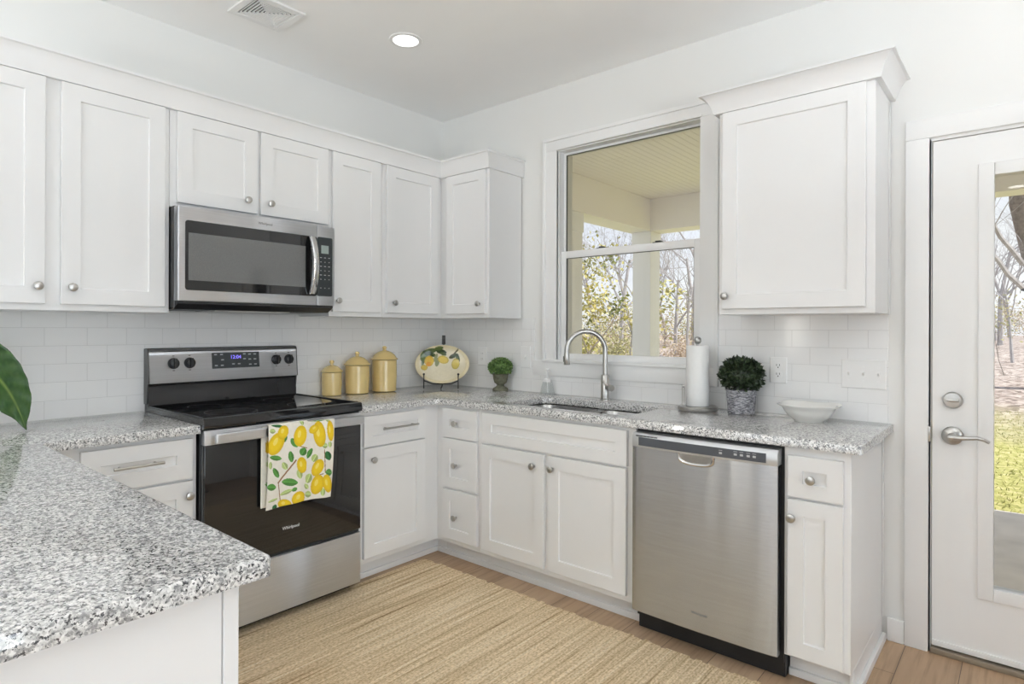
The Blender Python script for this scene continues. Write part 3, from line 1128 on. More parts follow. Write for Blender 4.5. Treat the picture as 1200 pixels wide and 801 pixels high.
def panel_lathe(mb, prof, a, z, n=24):
    mb.loops([[on_panel(a + r * math.cos(2 * PI * i / n), z + r * math.sin(2 * PI * i / n), dd) for i in range(n)] for r, dd in prof])
    return mb


for a in (-1.822, -1.748, -1.300, -1.226):
    kk = MB()
    panel_lathe(kk, [(0.0265, 0.0005), (0.0265, 0.004), (0.022, 0.006), (0.0205, 0.020), (0.018, 0.022)], a, 1.134)
    ko = kk.build('control_knob', M['blackmatte'], rg)
    gp = MB()
    for k_ in range(1):
        pts8 = [on_panel(a + p, 1.134 + q, dd) for dd in (0.0215, 0.033) for p, q in ((-0.006, -0.022), (0.006, -0.022), (0.006, 0.022), (-0.006, 0.022))]
        gp.loops([pts8[:4], pts8[4:]])
    gp.build('knob_grip', M['blackmatte'], ko)
    for q in (0.036, -0.034):
        ms = MB()
        ms.loops([[on_panel(a + p * 0.005, 1.134 + q + w * 0.002, dd) for p, w in ((-1, -1), (1, -1), (1, 1), (-1, 1))] for dd in (0.0002, 0.0008)])
        ms.build('dial_mark', M['greymark'], ko)
dp = MB()
dp.loops([[on_panel(a, z, dd) for a, z in ((-1.642, 1.100), (-1.396, 1.100), (-1.396, 1.180), (-1.642, 1.180))] for dd in (0.0004, 0.003)])
dpo = dp.build('display', M['panelblack'], rg)
tx = MB()
text_to(tx, '12:04', 0.026, lambda x, y, z: on_panel(-1.522 + x, 1.155 + y, 0.0036 + z), 0.0004)
tx.build('clock_digits', M['digits'], dpo, smooth=0)
bt = MB()
for (a, z) in ((-1.624, 1.170), (-1.594, 1.170), (-1.590, 1.143), (-1.622, 1.115), (-1.592, 1.115), (-1.535, 1.120), (-1.505, 1.120), (-1.476, 1.170), (-1.476, 1.145), (-1.448, 1.168), (-1.448, 1.142), (-1.446, 1.115), (-1.420, 1.168), (-1.420, 1.142), (-1.418, 1.115)):
    bt.loops([[on_panel(a + p * 0.007, z + w * 0.0028, dd) for p, w in ((-1, -1), (1, -1), (1, 1), (-1, 1))] for dd in (0.0031, 0.0037)])
bt.build('button_lettering', M['lightmark'], dpo, smooth=0)
# oven door
od = thing('x', 'x', 'x', (0, 0, 0))
bpy.data.objects.remove(od)
dg_ = MB()
dg_.box(0.634, Y0 + 0.004, 0.312, 0.668, Y1 - 0.004, 0.828, 0.004)
odo = dg_.build('oven_door', M['blackglass'], rg)
dt = MB()
dt.box(0.634, Y0 + 0.004, 0.8285, 0.668, Y1 - 0.004, 0.889, 0.003)
dto = dt.build('door_trim', M['steel_range'], odo)
hb = MB()
hb.box(0.694, Y0 + 0.032, 0.838, 0.714, Y1 - 0.014, 0.878, 0.006, 3)
hb.box(0.668, Y0 + 0.045, 0.846, 0.696, Y0 + 0.075, 0.872, 0.003); hb.box(0.668, Y1 - 0.06, 0.846, 0.696, Y1 - 0.03, 0.872, 0.003)
hb.build('handle', M['steel_range'], odo)
lt = MB()
text_to(lt, 'Whirlpool', 0.020, lambda x, y, z: (0.6685 + z, -1.552 + x, 0.412 + y), 0.0004)
lt.build('lettering', M['whitemark'], odo, smooth=0)
MB().box(0.60, Y0 + 0.006, 0.296, 0.655, Y1 - 0.006, 0.3115).build('vent_gap', M['gap'], rg)  # dark strip, the shade of the gap put into its colour
MB().box(0.634, Y0 + 0.004, 0.046, 0.670, Y1 - 0.004, 0.296, 0.004).build('storage_drawer', M['steel_range'], rg)

# ---- dish towel over the oven handle
WHITE, LEM, LEMD, GRN, GRD, PALE, BRN = (0.88, 0.85, 0.77), (0.86, 0.62, 0.02), (0.62, 0.36, 0.01), (0.10, 0.30, 0.06), (0.03, 0.15, 0.04), (0.50, 0.62, 0.24), (0.28, 0.14, 0.05)
LEMONS = [(125, 280, 50, 84, 25), (172, 200, 36, 50, 20), (292, 225, 46, 74, 10), (440, 200, 46, 92, -8), (398, 165, 28, 40, 50), (522, 175, 26, 72, -5), (435, 440, 40, 66, 25), (310, 430, 38, 58, -10),
          (440, 562, 46, 74, 15), (515, 548, 36, 66, -15), (300, 668, 48, 54, 30), (205, 706, 48, 34, 10)]
LEAVES = [(130, 155, 42, 11, 8, 2), (180, 250, 16, 32, 35, 1), (250, 272, 22, 38, -35, 1), (230, 370, 19, 40, -10, 1), (125, 378, 42, 18, 8, 1), (190, 435, 20, 30, -30, 0), (130, 482, 18, 40, -30, 1),
          (230, 550, 56, 27, 5, 1), (104, 582, 32, 24, 5, 1), (315, 335, 28, 30, 30, 1), (295, 490, 22, 38, -15, 0), (430, 95, 54, 15, -8, 1), (302, 126, 14, 26, -20, 0), (367, 340, 18, 44, 30, 1),
          (410, 372, 26, 30, 30, 0), (508, 350, 26, 34, -25, 2), (520, 468, 26, 26, 10, 1), (482, 280, 20, 20, 0, 0), (370, 520, 28, 38, 20, 0), (485, 612, 17, 28, 0, 0), (135, 726, 17, 22, 30, 2),
          (210, 622, 46, 15, -25, 0), (265, 602, 20, 14, -30, 1), (375, 636, 26, 24, 0, 0), (520, 270, 15, 22, 0, 0), (90, 430, 12, 26, 0, 0), (100, 192, 20, 17, 0, 0), (185, 105, 34, 9, 0, 0), (500, 100, 26, 10, 30, 0),
          (120, 675, 36, 9, -20, 0), (355, 580, 22, 18, 40, 0)]
BRANCH = [((150, 552), (265, 395), 5), ((150, 552), (175, 690), 3), ((480, 310), (492, 470), 3), ((282, 295), (345, 310), 3), ((430, 500), (480, 480), 3)]


def print_color(cx, cy):
    c = WHITE
    for (a, b, rx, ry, ang, kind) in LEAVES:
        t = math.radians(ang)
        u, v = cx - a, cy - b
        p, q = u * math.cos(t) + v * math.sin(t), -u * math.sin(t) + v * math.cos(t)
        if rx >= ry:
            p, q, rx, ry = q, p, ry, rx
        s = 1 - (q / ry) ** 2
        if s > 0 and abs(p) < rx * s ** 0.7:
            col = (PALE, GRN, GRD)[kind]
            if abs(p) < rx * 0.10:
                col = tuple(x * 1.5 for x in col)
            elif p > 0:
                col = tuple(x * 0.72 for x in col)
            c = col
    for (p0, p1, w) in BRANCH:
        d = Vector((p1[0] - p0[0], p1[1] - p0[1]))
        e = Vector((cx - p0[0], cy - p0[1]))
        t = max(0, min(1, e.dot(d) / d.length_squared))
        if (e - d * t).length < w:
            c = BRN
    for (a, b, rx, ry, ang) in LEMONS:
        t = math.radians(ang)
        u, v = cx - a, cy - b
        p, q = u * math.cos(t) + v * math.sin(t), -u * math.sin(t) + v * math.cos(t)
        e = (p / rx) ** 2 + (q / ry) ** 2
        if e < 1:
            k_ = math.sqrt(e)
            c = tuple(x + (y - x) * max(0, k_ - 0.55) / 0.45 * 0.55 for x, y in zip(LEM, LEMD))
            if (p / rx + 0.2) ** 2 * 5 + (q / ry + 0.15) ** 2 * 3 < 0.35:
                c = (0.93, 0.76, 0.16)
    return c


def towel_mesh(parts):
    bm = bmesh.new()
    lay = bm.loops.layers.float_color.new('print')
    for (ya, yb, zfun, xfun, na, nb, cxa, cxb, thick) in parts:
        grid = []
        for i in range(na + 1):
            a = i / na
            row = []
            for j in range(nb + 1):
                b = j / nb
                y = ya + (yb - ya) * a
                cx = cxa + (cxb - cxa) * a
                top, bot = 118 - (cx - 75) * 0.125, 748 - (cx - 75) * 0.227
                row.append((bm.verts.new(zfun(y, a, b)), cx, top + (bot - top) * max(0, b)))
            grid.append(row)
        for i in range(na):
            for j in range(nb):
                q = (grid[i][j], grid[i + 1][j], grid[i + 1][j + 1], grid[i][j + 1])
                f_ = bm.faces.new([v[0] for v in q])
                for lp, v in zip(f_.loops, q):
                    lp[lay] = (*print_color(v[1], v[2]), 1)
    return bm


def front_sheet(zlow, off):
    def fn(y, a, b):
        # wraps the handle's top, then hangs in front of it
        if b < 0.06:
            t = b / 0.06
            ang = PI * 0.5 * t
            return Vector((0.704 + (0.0135 + off) * math.sin(ang), y, 0.8795 + off + 0.002 * math.cos(ang)))
        t = (b - 0.06) / 0.94
        z = 0.8795 + off - t * (0.8795 - zlow(a))
        x = 0.7175 + off + 0.004 * math.sin(a * 9 + 1) * t + 0.003 * t - 0.030 * t * t
        return Vector((x, y, z))
    return fn


def back_sheet(zlow):
    def fn(y, a, b):
        t = b
        return Vector((0.6905 - 0.004 * t if t > 0.06 else 0.704 - 0.0135 * t / 0.06, y, (0.8805 if t < 0.06 else 0.8795) - max(0, t - 0.06) / 0.94 * (0.8795 - zlow(a))))
    return fn


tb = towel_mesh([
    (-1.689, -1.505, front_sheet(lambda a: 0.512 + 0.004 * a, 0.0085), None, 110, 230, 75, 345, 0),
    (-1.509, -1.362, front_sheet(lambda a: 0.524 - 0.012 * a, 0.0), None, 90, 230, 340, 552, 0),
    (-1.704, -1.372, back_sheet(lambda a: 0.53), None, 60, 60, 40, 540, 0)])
me = bpy.data.meshes.new('dish_towel')
tb.to_mesh(me)
tb.free()
tw = bpy.data.objects.new('dish_towel', me)
C.objects.link(tw)
cen = Vector((0.705, -1.53, 0.51))
me.transform(Matrix.Translation(-cen))
tw.location = cen
me.materials.append(M['towel'])
me.polygons.foreach_set('use_smooth', [True] * len(me.polygons))
so = tw.modifiers.new('thick', 'SOLIDIFY')
so.thickness = 0.0016
so.offset = 0
tag(tw, 'white dish towel printed with yellow lemons, hanging over the oven handle', 'towel')

# ------------------------------------------------------------------ microwave
mw = thing('microwave', 'stainless over-the-range microwave with black window', 'microwave', (0.2, YC, 1.40))
MX = 0.402
my0, my1 = -1.930, -1.1535
MB().box(0.0095, my0 + 0.001, 1.395, 0.352, my1 - 0.001, 1.8405, 0.002).build('body', M['darkgrey'], mw)
ub = MB()
ubp = [(0.05, 1.388), (0.34, 1.388), (0.388, 1.412), (0.388, 1.424), (0.05, 1.41)]
ub.loops([[(x, my0 + 0.004, z) for x, z in ubp], [(x, my1 - 0.004, z) for x, z in ubp]])
ub.build('vent_grille', M['blackmatte'], mw, smooth=0)
MB().box(0.08, my0 + 0.2, 1.384, 0.30, my1 - 0.2, 1.3885).build('grease_filter', M['nickel'], mw)
ysp = -1.2585
dr_ = MB()
dr_.box(0.3525, my0, 1.424, MX - 0.002, ysp, 1.836, 0.004, 3)
dro = dr_.build('door', M['steel_range'], mw)
wn = MB()
wpoly = round_rect(-1.902, 1.471, -1.2605, 1.776, 0.012, 4)
wn.prism(wpoly, lambda a, b, dd: (dd, a, b), MX - 0.004, MX + 0.0005)
wno = wn.build('window', M['blackglass'], dro)


def mk_inner():
    t = NT('microwave_screen')
    t.set(color=t.ramp(t.noise(t.coord(), 400, 1), [(0.4, (0.13, 0.132, 0.13)), (0.6, (0.16, 0.162, 0.16))]), rough=0.06)
    return t.m


MB().box(MX + 0.0006, -1.889, 1.514, MX + 0.0011, -1.325, 1.722).build('mesh_screen', mk_inner(), wno)
hn = MB()
hp = []
for k_ in range(13):
    t = k_ / 12
    hp.append((MX + 0.010 + 0.038 * math.sin(PI * t) ** 0.7, 1.480 + 0.292 * t))
w0, w1 = -1.312, -1.277
rings = []
for (x, z) in hp:
    rings.append([(x, w0, z), (x + 0.010, w0 + 0.006, z), (x + 0.012, (w0 + w1) / 2, z), (x + 0.010, w1 - 0.006, z), (x, w1, z), (x - 0.006, w1, z), (x - 0.006, w0, z)])
hn.loops(rings)
hn.build('handle', M['chrome'], dro)
cpn = MB()
cpn.box(0.3525, ysp + 0.0015, 1.424, MX - 0.002, my1, 1.836, 0.004, 3)
cpo = cpn.build('control_side', M['steel_range'], mw)
kp = MB()
kp.prism(round_rect(-1.2565, 1.472, -1.170, 1.778, 0.008, 4), lambda a, b, dd: (dd, a, b), MX - 0.004, MX + 0.0008)
kpo = kp.build('control_panel', M['panelblack'], cpo)
MB().box(MX + 0.0009, -1.236, 1.694, MX + 0.0016, -1.193, 1.736).build('display', M['lcd'], kpo)
km = MB()
for r_ in range(8):
    for c_ in range(3):
        if r_ in (6,):
            continue
        a, z = -1.238 + c_ * 0.024, 1.672 - r_ * 0.0225
        wv = 0.0055 if r_ % 2 == 0 else 0.003
        km.box(MX + 0.0009, a - wv, z - 0.0018, MX + 0.0013, a + wv, z + 0.0018)
km.build('keypad_lettering', M['lightmark'], kpo, smooth=0)
lt = MB()
text_to(lt, 'Whirlpool', 0.017, lambda x, y, z: (MX - 0.0018 + z, -1.537 + x, 1.806 + y), 0.0004)
lt.build('lettering', M['greymark'], dro, smooth=0)

# ------------------------------------------------------------------ dishwasher
dw = thing('dishwasher', 'stainless built-in dishwasher with dark control strip', 'dishwasher', (2.195, -0.33, 0))
X0, X1 = 1.8935, 2.493
MB().box(1.8915, -0.60, 0.06, 2.502, -0.05, 0.872).build('tub', M['blackmatte'], dw, smooth=0)
MB().box(1.8945, -0.575, 0.0, 2.5025, -0.05, 0.0595).build('kick_plate', M['blackmatte'], dw, smooth=0)
MB().box(1.8945, -0.590, 0.004, 2.504, -0.5755, 0.098).build('toe_panel', M['blackmatte'], dw, smooth=0)
dd_ = MB()
n = 24
nx, nz = 110, 14


def door_y(t, z):
    bul = 0.008 * (1 - (2 * t - 1) ** 2) - 0.004 * (abs(2 * t - 1) ** 14)
    wav = 0.00055 * math.sin(2 * PI * (t * 2.6 + 0.12 * z) + 0.6) + 0.00030 * math.sin(2 * PI * (t * 6.3 - 0.35 * z))
    return -0.6555 - bul - wav * (1 - abs(2 * t - 1) ** 6)


rings = []
for i in range(nx + 1):
    t = i / nx
    x = X0 + (X1 - X0) * t
    ring = [(x, -0.602, 0.098), (x, door_y(t, 0.1) + 0.003, 0.098)]
    ring += [(x, door_y(t, 0.101 + 0.701 * k_ / nz), 0.101 + 0.701 * k_ / nz) for k_ in range(nz + 1)]
    rings.append(ring + [(x, -0.602, 0.802)])
dd_.loops(rings)
ddo = dd_.build('door', M['steel_dish'], dw, smooth=40)
cs_ = MB()
rings = []
for i in range(n + 1):
    t = i / n
    x = X0 + (X1 - X0) * t
    y = -0.658 - 0.0095 * (1 - (2 * t - 1) ** 2) + 0.004 * (abs(2 * t - 1) ** 14)
    rings.append([(x, -0.602, 0.8025), (x, y + 0.001, 0.8025), (x, y, 0.805), (x, y, 0.848), (x, y + 0.010, 0.861), (x, -0.602, 0.862)])
cs_.loops(rings)
cso = cs_.build('control_console', simple('console_silver', (0.58, 0.59, 0.60), 0.35, 0.6), dw, smooth=40)
st = MB()
rings = []
for i in range(n + 1):
    t = 0.055 + 0.88 * i / n
    x = X0 + (X1 - X0) * t
    y = -0.6582 - 0.0095 * (1 - (2 * t - 1) ** 2)
    rings.append([(x, y + 0.003, 0.8105), (x, y - 0.0006, 0.8105), (x, y - 0.0006, 0.846), (x, y + 0.003, 0.846)])
st.loops(rings)
sto = st.build('control_strip', M['slate'], cso, smooth=40)
bm_ = MB()
for (x, z) in ((2.285, 0.826), (2.342, 0.828), (2.365, 0.828), (2.39, 0.828), (2.412, 0.828)):
    yy = -0.6592 - 0.0095 * (1 - (2 * (x - X0) / (X1 - X0) - 1) ** 2)
    bm_.box(x - 0.006, yy, z - 0.004, x + 0.006, yy + 0.0008, z + 0.004, 0.0003, 1)
    bm_.box(x - 0.007, yy, z + 0.010, x + 0.007, yy + 0.0008, z + 0.0115)
bm_.build('button_lettering', M['lightmark'], sto, smooth=0)
vt = MB()
for i in range(6):
    vt.box(1.915 + i * 0.017, -0.664, 0.8495, 1.929 + i * 0.017, -0.655, 0.853)
vt.build('vent_slots', M['blackmatte'], cso, smooth=0)
hp = MB()
hpoly = [(2.105, 0.806)] + [(2.105 + 0.155 * (0.5 - 0.5 * math.cos(PI * k_ / 14)), 0.800 - 0.042 * math.sin(PI * k_ / 14) ** 0.45) for k_ in range(15)] + [(2.26, 0.806)]
out = [(x, -0.661, z) for x, z in hpoly]
mid = [(2.1825 + (x - 2.1825) * 0.93, -0.6635, 0.806 + (z - 0.806) * 0.90) for x, z in hpoly]
inn = [(2.1825 + (x - 2.1825) * 0.86, -0.6605, 0.806 + (z - 0.806) * 0.78) for x, z in hpoly]
sh = lambda L: [(x, y - 0.0044, z) for x, y, z in L]
out, mid, inn = sh(out), sh(mid), sh(inn)
hp.loops([out, mid, inn], False, False, False)
hp.build('handle_rim', M['chrome'], ddo)
pk = MB()
deep = [(x, -0.6643, z) for x, y, z in inn]
pk.loops([inn, deep], True, False, True)
pk.build('handle_pocket', M['chrome'], ddo)
lt = MB()
text_to(lt, 'Whirlpool', 0.0155, lambda x, y, z: (2.199 + x, -0.6643 - z, 0.172 + y), 0.0004)
lt.build('lettering', M['greymark'], ddo, smooth=0)

# ------------------------------------------------------------------ things on the worktop
ZW = ZC + 0.0004


def canister(cx, cy, r, h, dome, label):
    t = thing('canister', label, 'canister', (cx, cy, ZW), 'yellow ceramic canisters by the range')
    mb = MB()
    mb.lathe([(r * 0.90, 0.0), (r * 0.97, 0.004), (r * 0.97, 0.012), (r * 0.955, 0.018), (r, h * 0.5), (r * 0.985, h - 0.004), (r * 0.93, h - 0.001), (r * 0.90, h - 0.02), (r * 0.88, 0.02)], (cx, cy, ZW), 'Z', 40, True, True)
    mb.build('jar', M['yellow'], t)
    ld = MB()
    ld.lathe([(r * 1.09, h + 0.0005), (r * 1.10, h + 0.003), (r * 1.06, h + 0.006), (r * 0.98, h + 0.012), (r * 0.85, h + dome * 0.5), (r * 0.60, h + dome * 0.8), (r * 0.30, h + dome * 0.97), (r * 0.16, h + dome), (r * 0.15, h + dome + 0.008)], (cx, cy, ZW), 'Z', 40)
    lo = ld.build('lid', M['yellow'], t)
    rm = MB()
    rm.lathe([(r * 1.03, h - 0.0015), (r * 1.105, h + 0.0002), (r * 1.105, h + 0.0028), (r * 1.08, h + 0.0038)], (cx, cy, ZW), 'Z', 40, False, False)
    rm.build('lid_rim', M['olive'], lo)
    kb_ = MB()
    kb_.sphere((cx, cy, ZW + h + dome + 0.018), 0.0135, 1, 1, 0.85)
    kb_.build('lid_knob', M['yellow'], lo)
    return t


canister(0.075, -0.958, 0.0575, 0.137, 0.040, 'smallest yellow lidded canister, nearest the range')
canister(0.095, -0.795, 0.0720, 0.172, 0.052, 'middle-sized yellow lidded canister between the two others')
canister(0.105, -0.598, 0.0770, 0.198, 0.056, 'tallest yellow lidded canister, nearest the lemon platter')

# platter on its stand, facing out of the corner
PC = Vector((0.232, -0.222, 0))
nrm = Vector((0.66, -0.75, 0)).normalized()
rt = Vector((0.75, 0.66, 0)).normalized()
lean = math.radians(16)
up = Vector((0, 0, 1)) * math.cos(lean) - nrm * math.sin(lean)
fn_ = nrm * math.cos(lean) + Vector((0, 0, 1)) * math.sin(lean)
pl_c = Vector((PC.x, PC.y, ZW + 0.030 + 0.128)) - nrm * 0.005
A, B = 0.180, 0.131


def plat_color(u, v):
    """u, v in units of the half axes; v up"""
    px_, py_ = 375 + u * 248, 365 - v * 180
    c = (0.78, 0.68, 0.44)
    r_ = math.hypot(u, v)
    if r_ < 0.86:
        c = (0.83, 0.75, 0.55)
    for (a, b, rx, ry, ang, kind) in ((255, 245, 60, 26, -15, 1), (205, 290, 34, 55, 15, 1), (270, 270, 50, 18, 20, 2), (360, 245, 52, 22, 15, 2), (340, 215, 40, 18, -10, 1), (325, 340, 20, 42, 10, 0), (470, 285, 40, 18, -25, 2), (515, 305, 16, 45, -15, 2), (195, 340, 14, 40, 5, 1), (310, 300, 14, 40, 20, 0), (380, 265, 30, 14, 20, 1), (225, 260, 40, 18, 35, 2)):
        t = math.radians(ang)
        p, q = (px_ - a) * math.cos(t) + (py_ - b) * math.sin(t), -(px_ - a) * math.sin(t) + (py_ - b) * math.cos(t)
        if (p / rx) ** 2 + (q / ry) ** 2 < 1:
            c = ((0.30, 0.33, 0.17), (0.10, 0.15, 0.04), (0.045, 0.075, 0.025))[kind]
    if abs((px_ - 440) * -0.9 - (py_ - 300)) < 8 and 440 < px_ < 520:
        c = (0.09, 0.08, 0.03)
    for (a, b, rx, ry, ang, col) in ((210, 395, 30, 26, 0, (0.72, 0.52, 0.08)), (252, 332, 42, 50, 10, (0.80, 0.52, 0.06)), (380, 318, 52, 36, 15, (0.80, 0.60, 0.13)), (495, 358, 38, 50, 8, (0.72, 0.56, 0.12))):
        t = math.radians(ang)
        p, q = (px_ - a) * math.cos(t) + (py_ - b) * math.sin(t), -(px_ - a) * math.sin(t) + (py_ - b) * math.cos(t)
        e = (p / rx) ** 2 + (q / ry) ** 2
        if e < 1:
            c = tuple(x * (1.0 if e < 0.6 else 0.8) for x in col)
            if a == 252 and q > 8 and abs(p) < 20:
                c = (0.80, 0.36, 0.04)
    return c


bm = bmesh.new()
lay = bm.loops.layers.float_color.new('print')
NR, NA = 60, 160
prev = None
for side in (0, 1):
    rows = []
    for i in range(NR + 1) if side == 0 else range(4, -1, -1):
        r_ = i / NR if side == 0 else (0.55, 0.62, 0.80, 0.94, 1.0)[i]
        row = []
        for j in range(NA):
            t = 2 * PI * j / NA
            u, v = r_ * math.cos(t), r_ * math.sin(t)
            dep = -0.022 * (1 - min(1, r_ / 0.9) ** 2.4) if side == 0 else (-0.030, -0.030, -0.022, -0.010, 0.0)[i]
            p = pl_c + rt * (u * A) + up * (v * B) + fn_ * dep
            row.append((bm.verts.new(p), u, v))
        rows.append(row)
    for a_, b_ in zip(rows, rows[1:]):
        for j in range(NA):
            q = (a_[j], a_[(j + 1) % NA], b_[(j + 1) % NA], b_[j])
            f_ = bm.faces.new([x[0] for x in q])
            for lp, x in zip(f_.loops, q):
                lp[lay] = (*(plat_color(x[1], x[2]) if side == 0 else (0.78, 0.68, 0.44)), 1)
    if side == 1:
        f_ = bm.faces.new([x[0] for x in rows[-1]])
        for lp in f_.loops:
            lp[lay] = (0.78, 0.68, 0.44, 1)
bmesh.ops.remove_doubles(bm, verts=bm.verts, dist=1e-5)
bmesh.ops.recalc_face_normals(bm, faces=bm.faces)
me = bpy.data.meshes.new('platter')
bm.to_mesh(me)
bm.free()
pl = bpy.data.objects.new('platter', me)
C.objects.link(pl)
me.transform(Matrix.Translation(-pl_c))
pl.location = pl_c
me.materials.append(M['platter'])
me.polygons.foreach_set('use_smooth', [True] * len(me.polygons))
tag(pl, 'oval cream platter painted with lemons, propped upright in the corner', 'platter')

sn = thing('plate_stand', 'black iron easel stand holding the oval lemon platter', 'stand', (PC.x, PC.y, ZW))
R3 = lambda s, f, z: Vector((PC.x, PC.y, 0)) + rt * s + nrm * f + Vector((0, 0, z))
for s in (-0.112, 0.112):
    mb = MB()
    mb.tube([R3(s, 0.075, ZW + 0.003), R3(s, 0.074, ZW + 0.04), R3(s, 0.072, ZW + 0.092)], 0.0038, 8)
    mb.sphere(R3(s, 0.072, ZW + 0.096), 0.0075, u=12, v=8)
    mb.tube([R3(s, 0.073, ZW + 0.055), R3(s * 0.55, 0.01, ZW + 0.028), R3(0, -0.055, ZW + 0.022)], 0.0035, 8)
    mb.build('front_leg', M['iron'], sn)
mb = MB()
mb.tube([R3(0, 0.07, ZW + 0.004), R3(0, 0.02, ZW + 0.012), R3(0, -0.04, ZW + 0.024), R3(0, -0.075, ZW + 0.12), R3(0, -0.098, ZW + 0.28), R3(0, -0.10, ZW + 0.345)], 0.005, 8)
mb.tube([R3(-0.009, -0.096, ZW + 0.285), R3(-0.009, -0.098, ZW + 0.345), R3(0.009, -0.098, ZW + 0.345), R3(0.009, -0.096, ZW + 0.285)], 0.0035, 8)
mb.build('back_post', M['iron'], sn)


def leaf_ball(center, r, n, lw, ll, seed, squash=1.0, lower=-1.0, jitter=0.14):
    rnd = random.Random(seed)
    mb = MB()
    for i in range(n):
        z = lower + (1 - lower) * rnd.random()
        t = rnd.random() * 2 * PI
        s = math.sqrt(max(0, 1 - z * z))
        dirv = Vector((s * math.cos(t), s * math.sin(t), z))
        rad = r * (1 - jitter * rnd.random() ** 2 * 2.2 + 0.06 * rnd.random())
        p = Vector(center) + Vector((dirv.x * rad, dirv.y * rad, dirv.z * rad * squash))
        ax = (dirv + Vector((rnd.uniform(-1, 1), rnd.uniform(-1, 1), rnd.uniform(-0.7, 1))) * 0.75).normalized()
        sd_ = ax.cross(Vector((rnd.uniform(-1, 1), rnd.uniform(-1, 1), rnd.uniform(-1, 1)))).normalized()
        nn = ax.cross(sd_)
        l_, w_ = ll * rnd.uniform(0.7, 1.2), lw * rnd.uniform(0.7, 1.2)
        mb.bm.faces.new([mb.bm.verts.new(q) for q in (p - ax * l_ * 0.4, p + sd_ * w_ * 0.5 + nn * w_ * 0.12, p + ax * l_ * 0.6, p - sd_ * w_ * 0.5 + nn * w_ * 0.12)])
    mb.sphere(center, r * 0.80, 1, 1, squash, 20, 14)
    return mb


# topiary in an urn
tx_, ty_ = 0.628, -0.085
tp = thing('potted_topiary', 'small green topiary ball in a mossy urn beside the platter', 'plant', (tx_, ty_, ZW))
mb = MB()
mb.lathe([(0.049, 0.0), (0.050, 0.008), (0.046, 0.016), (0.030, 0.024), (0.022, 0.034), (0.026, 0.040), (0.040, 0.052), (0.046, 0.075), (0.049, 0.098), (0.053, 0.102), (0.053, 0.108), (0.044, 0.108), (0.040, 0.098)], (tx_, ty_, ZW), 'Z', 32)
mb.build('urn', M['urn'], tp)
leaf_ball((tx_, ty_, ZW + 0.147), 0.074, 1100, 0.011, 0.017, 4, 0.80, -0.62, 0.10).build('foliage', M['topiary'], tp, smooth=0, recalc=False)

# boxwood in a wicker basket
bx0, by0 = 2.163, -0.105
bp = thing('potted_boxwood', 'dark boxwood ball in a grey wicker basket, next to the paper towels', 'plant', (bx0, by0, ZW))
mb = MB()
bh = 0.112
N = 64
rings = []
rows = 26
for i in range(rows * 2 + 1):
    z = bh * i / (rows * 2)
    r_ = 0.058 + 0.009 * z / bh
    ring = []
    for j in range(N):
        t = 2 * PI * j / N
        w_ = 0.0020 * math.sin(j * PI / 2 + (i // 2) % 2 * PI) + 0.0012 * (1 if i % 2 else -1)
        ring.append((bx0 + (r_ + w_) * math.cos(t), by0 + (r_ + w_) * math.sin(t), ZW + z))
    rings.append(ring)
for (r_, z) in ((0.060, bh), (0.058, bh - 0.012), (0.02, bh - 0.012)):
    rings.append([(bx0 + r_ * math.cos(2 * PI * j / N), by0 + r_ * math.sin(2 * PI * j / N), ZW + z) for j in range(N)])
mb.loops(rings)
mb.build('basket', M['wicker'], bp, smooth=30)
leaf_ball((bx0, by0, ZW + bh + 0.066), 0.094, 900, 0.018, 0.028, 9, 0.86, -0.75, 0.12).build('foliage', M['boxwood'], bp, smooth=0, recalc=False)

# paper towel holder and roll
hx0, hy0 = 1.957, -0.125
ph = thing('paper_towel_holder', 'round-based brushed steel paper towel holder beside the window', 'paper towel holder', (hx0, hy0, ZW))
MB().lathe([(0.094, 0.0), (0.096, 0.003), (0.096, 0.014), (0.092, 0.018), (0.02, 0.019)], (hx0, hy0, ZW), 'Z', 48).build('base', M['nickel'], ph)
mb = MB()
mb.tube([(hx0, hy0, ZW + 0.018), (hx0, hy0, ZW + 0.325)], 0.006, 12)
po = mb.build('post', M['nickel'], ph)
MB().sphere((hx0, hy0, ZW + 0.340), 0.0185, 1, 1, 1).build('finial', M['nickel'], po)
mb = MB()
ax_, ay_ = hx0 - 0.050, hy0 - 0.052
for s in (-0.004, 0.004):
    mb.tube([(ax_ + s, ay_ + s * 0.6, ZW + 0.016), (ax_ + s, ay_ + s * 0.6, ZW + 0.110)], 0.0028, 8)
mb.sphere((ax_, ay_, ZW + 0.114), 0.006, u=10, v=8)
mb.build('tension_arm', M['nickel'], ph)
mb = MB()
mb.lathe([(0.020, 0.0195), (0.0535, 0.0195), (0.0545, 0.022), (0.0545, 0.312), (0.0535, 0.3145), (0.020, 0.3145)], (hx0, hy0, ZW), 'Z', 48, False, False)
rings_in = [(0.020, 0.0195), (0.020, 0.3145)]
mb.lathe(rings_in, (hx0, hy0, ZW), 'Z', 48, False, False)
pr = mb.build('paper_towel_roll', M['paper'])
tag(pr, 'full white roll of paper towels standing on the steel holder', 'paper towels')

# white serving bowl
bcx, bcy = 2.475, -0.165
mb = MB()


def sq_ring(s, z, wav=0.0, e=3.2):
    pts = []
    for i in range(64):
        t = 2 * PI * i / 64
        ct_, st_ = math.cos(t), math.sin(t)
        r_ = s / ((abs(ct_) ** e + abs(st_) ** e) ** (1 / e))
        corner = abs(math.sin(2 * t)) ** 2
        pts.append((bcx + r_ * ct_, bcy + r_ * st_, ZW + z + wav * corner))
    return pts


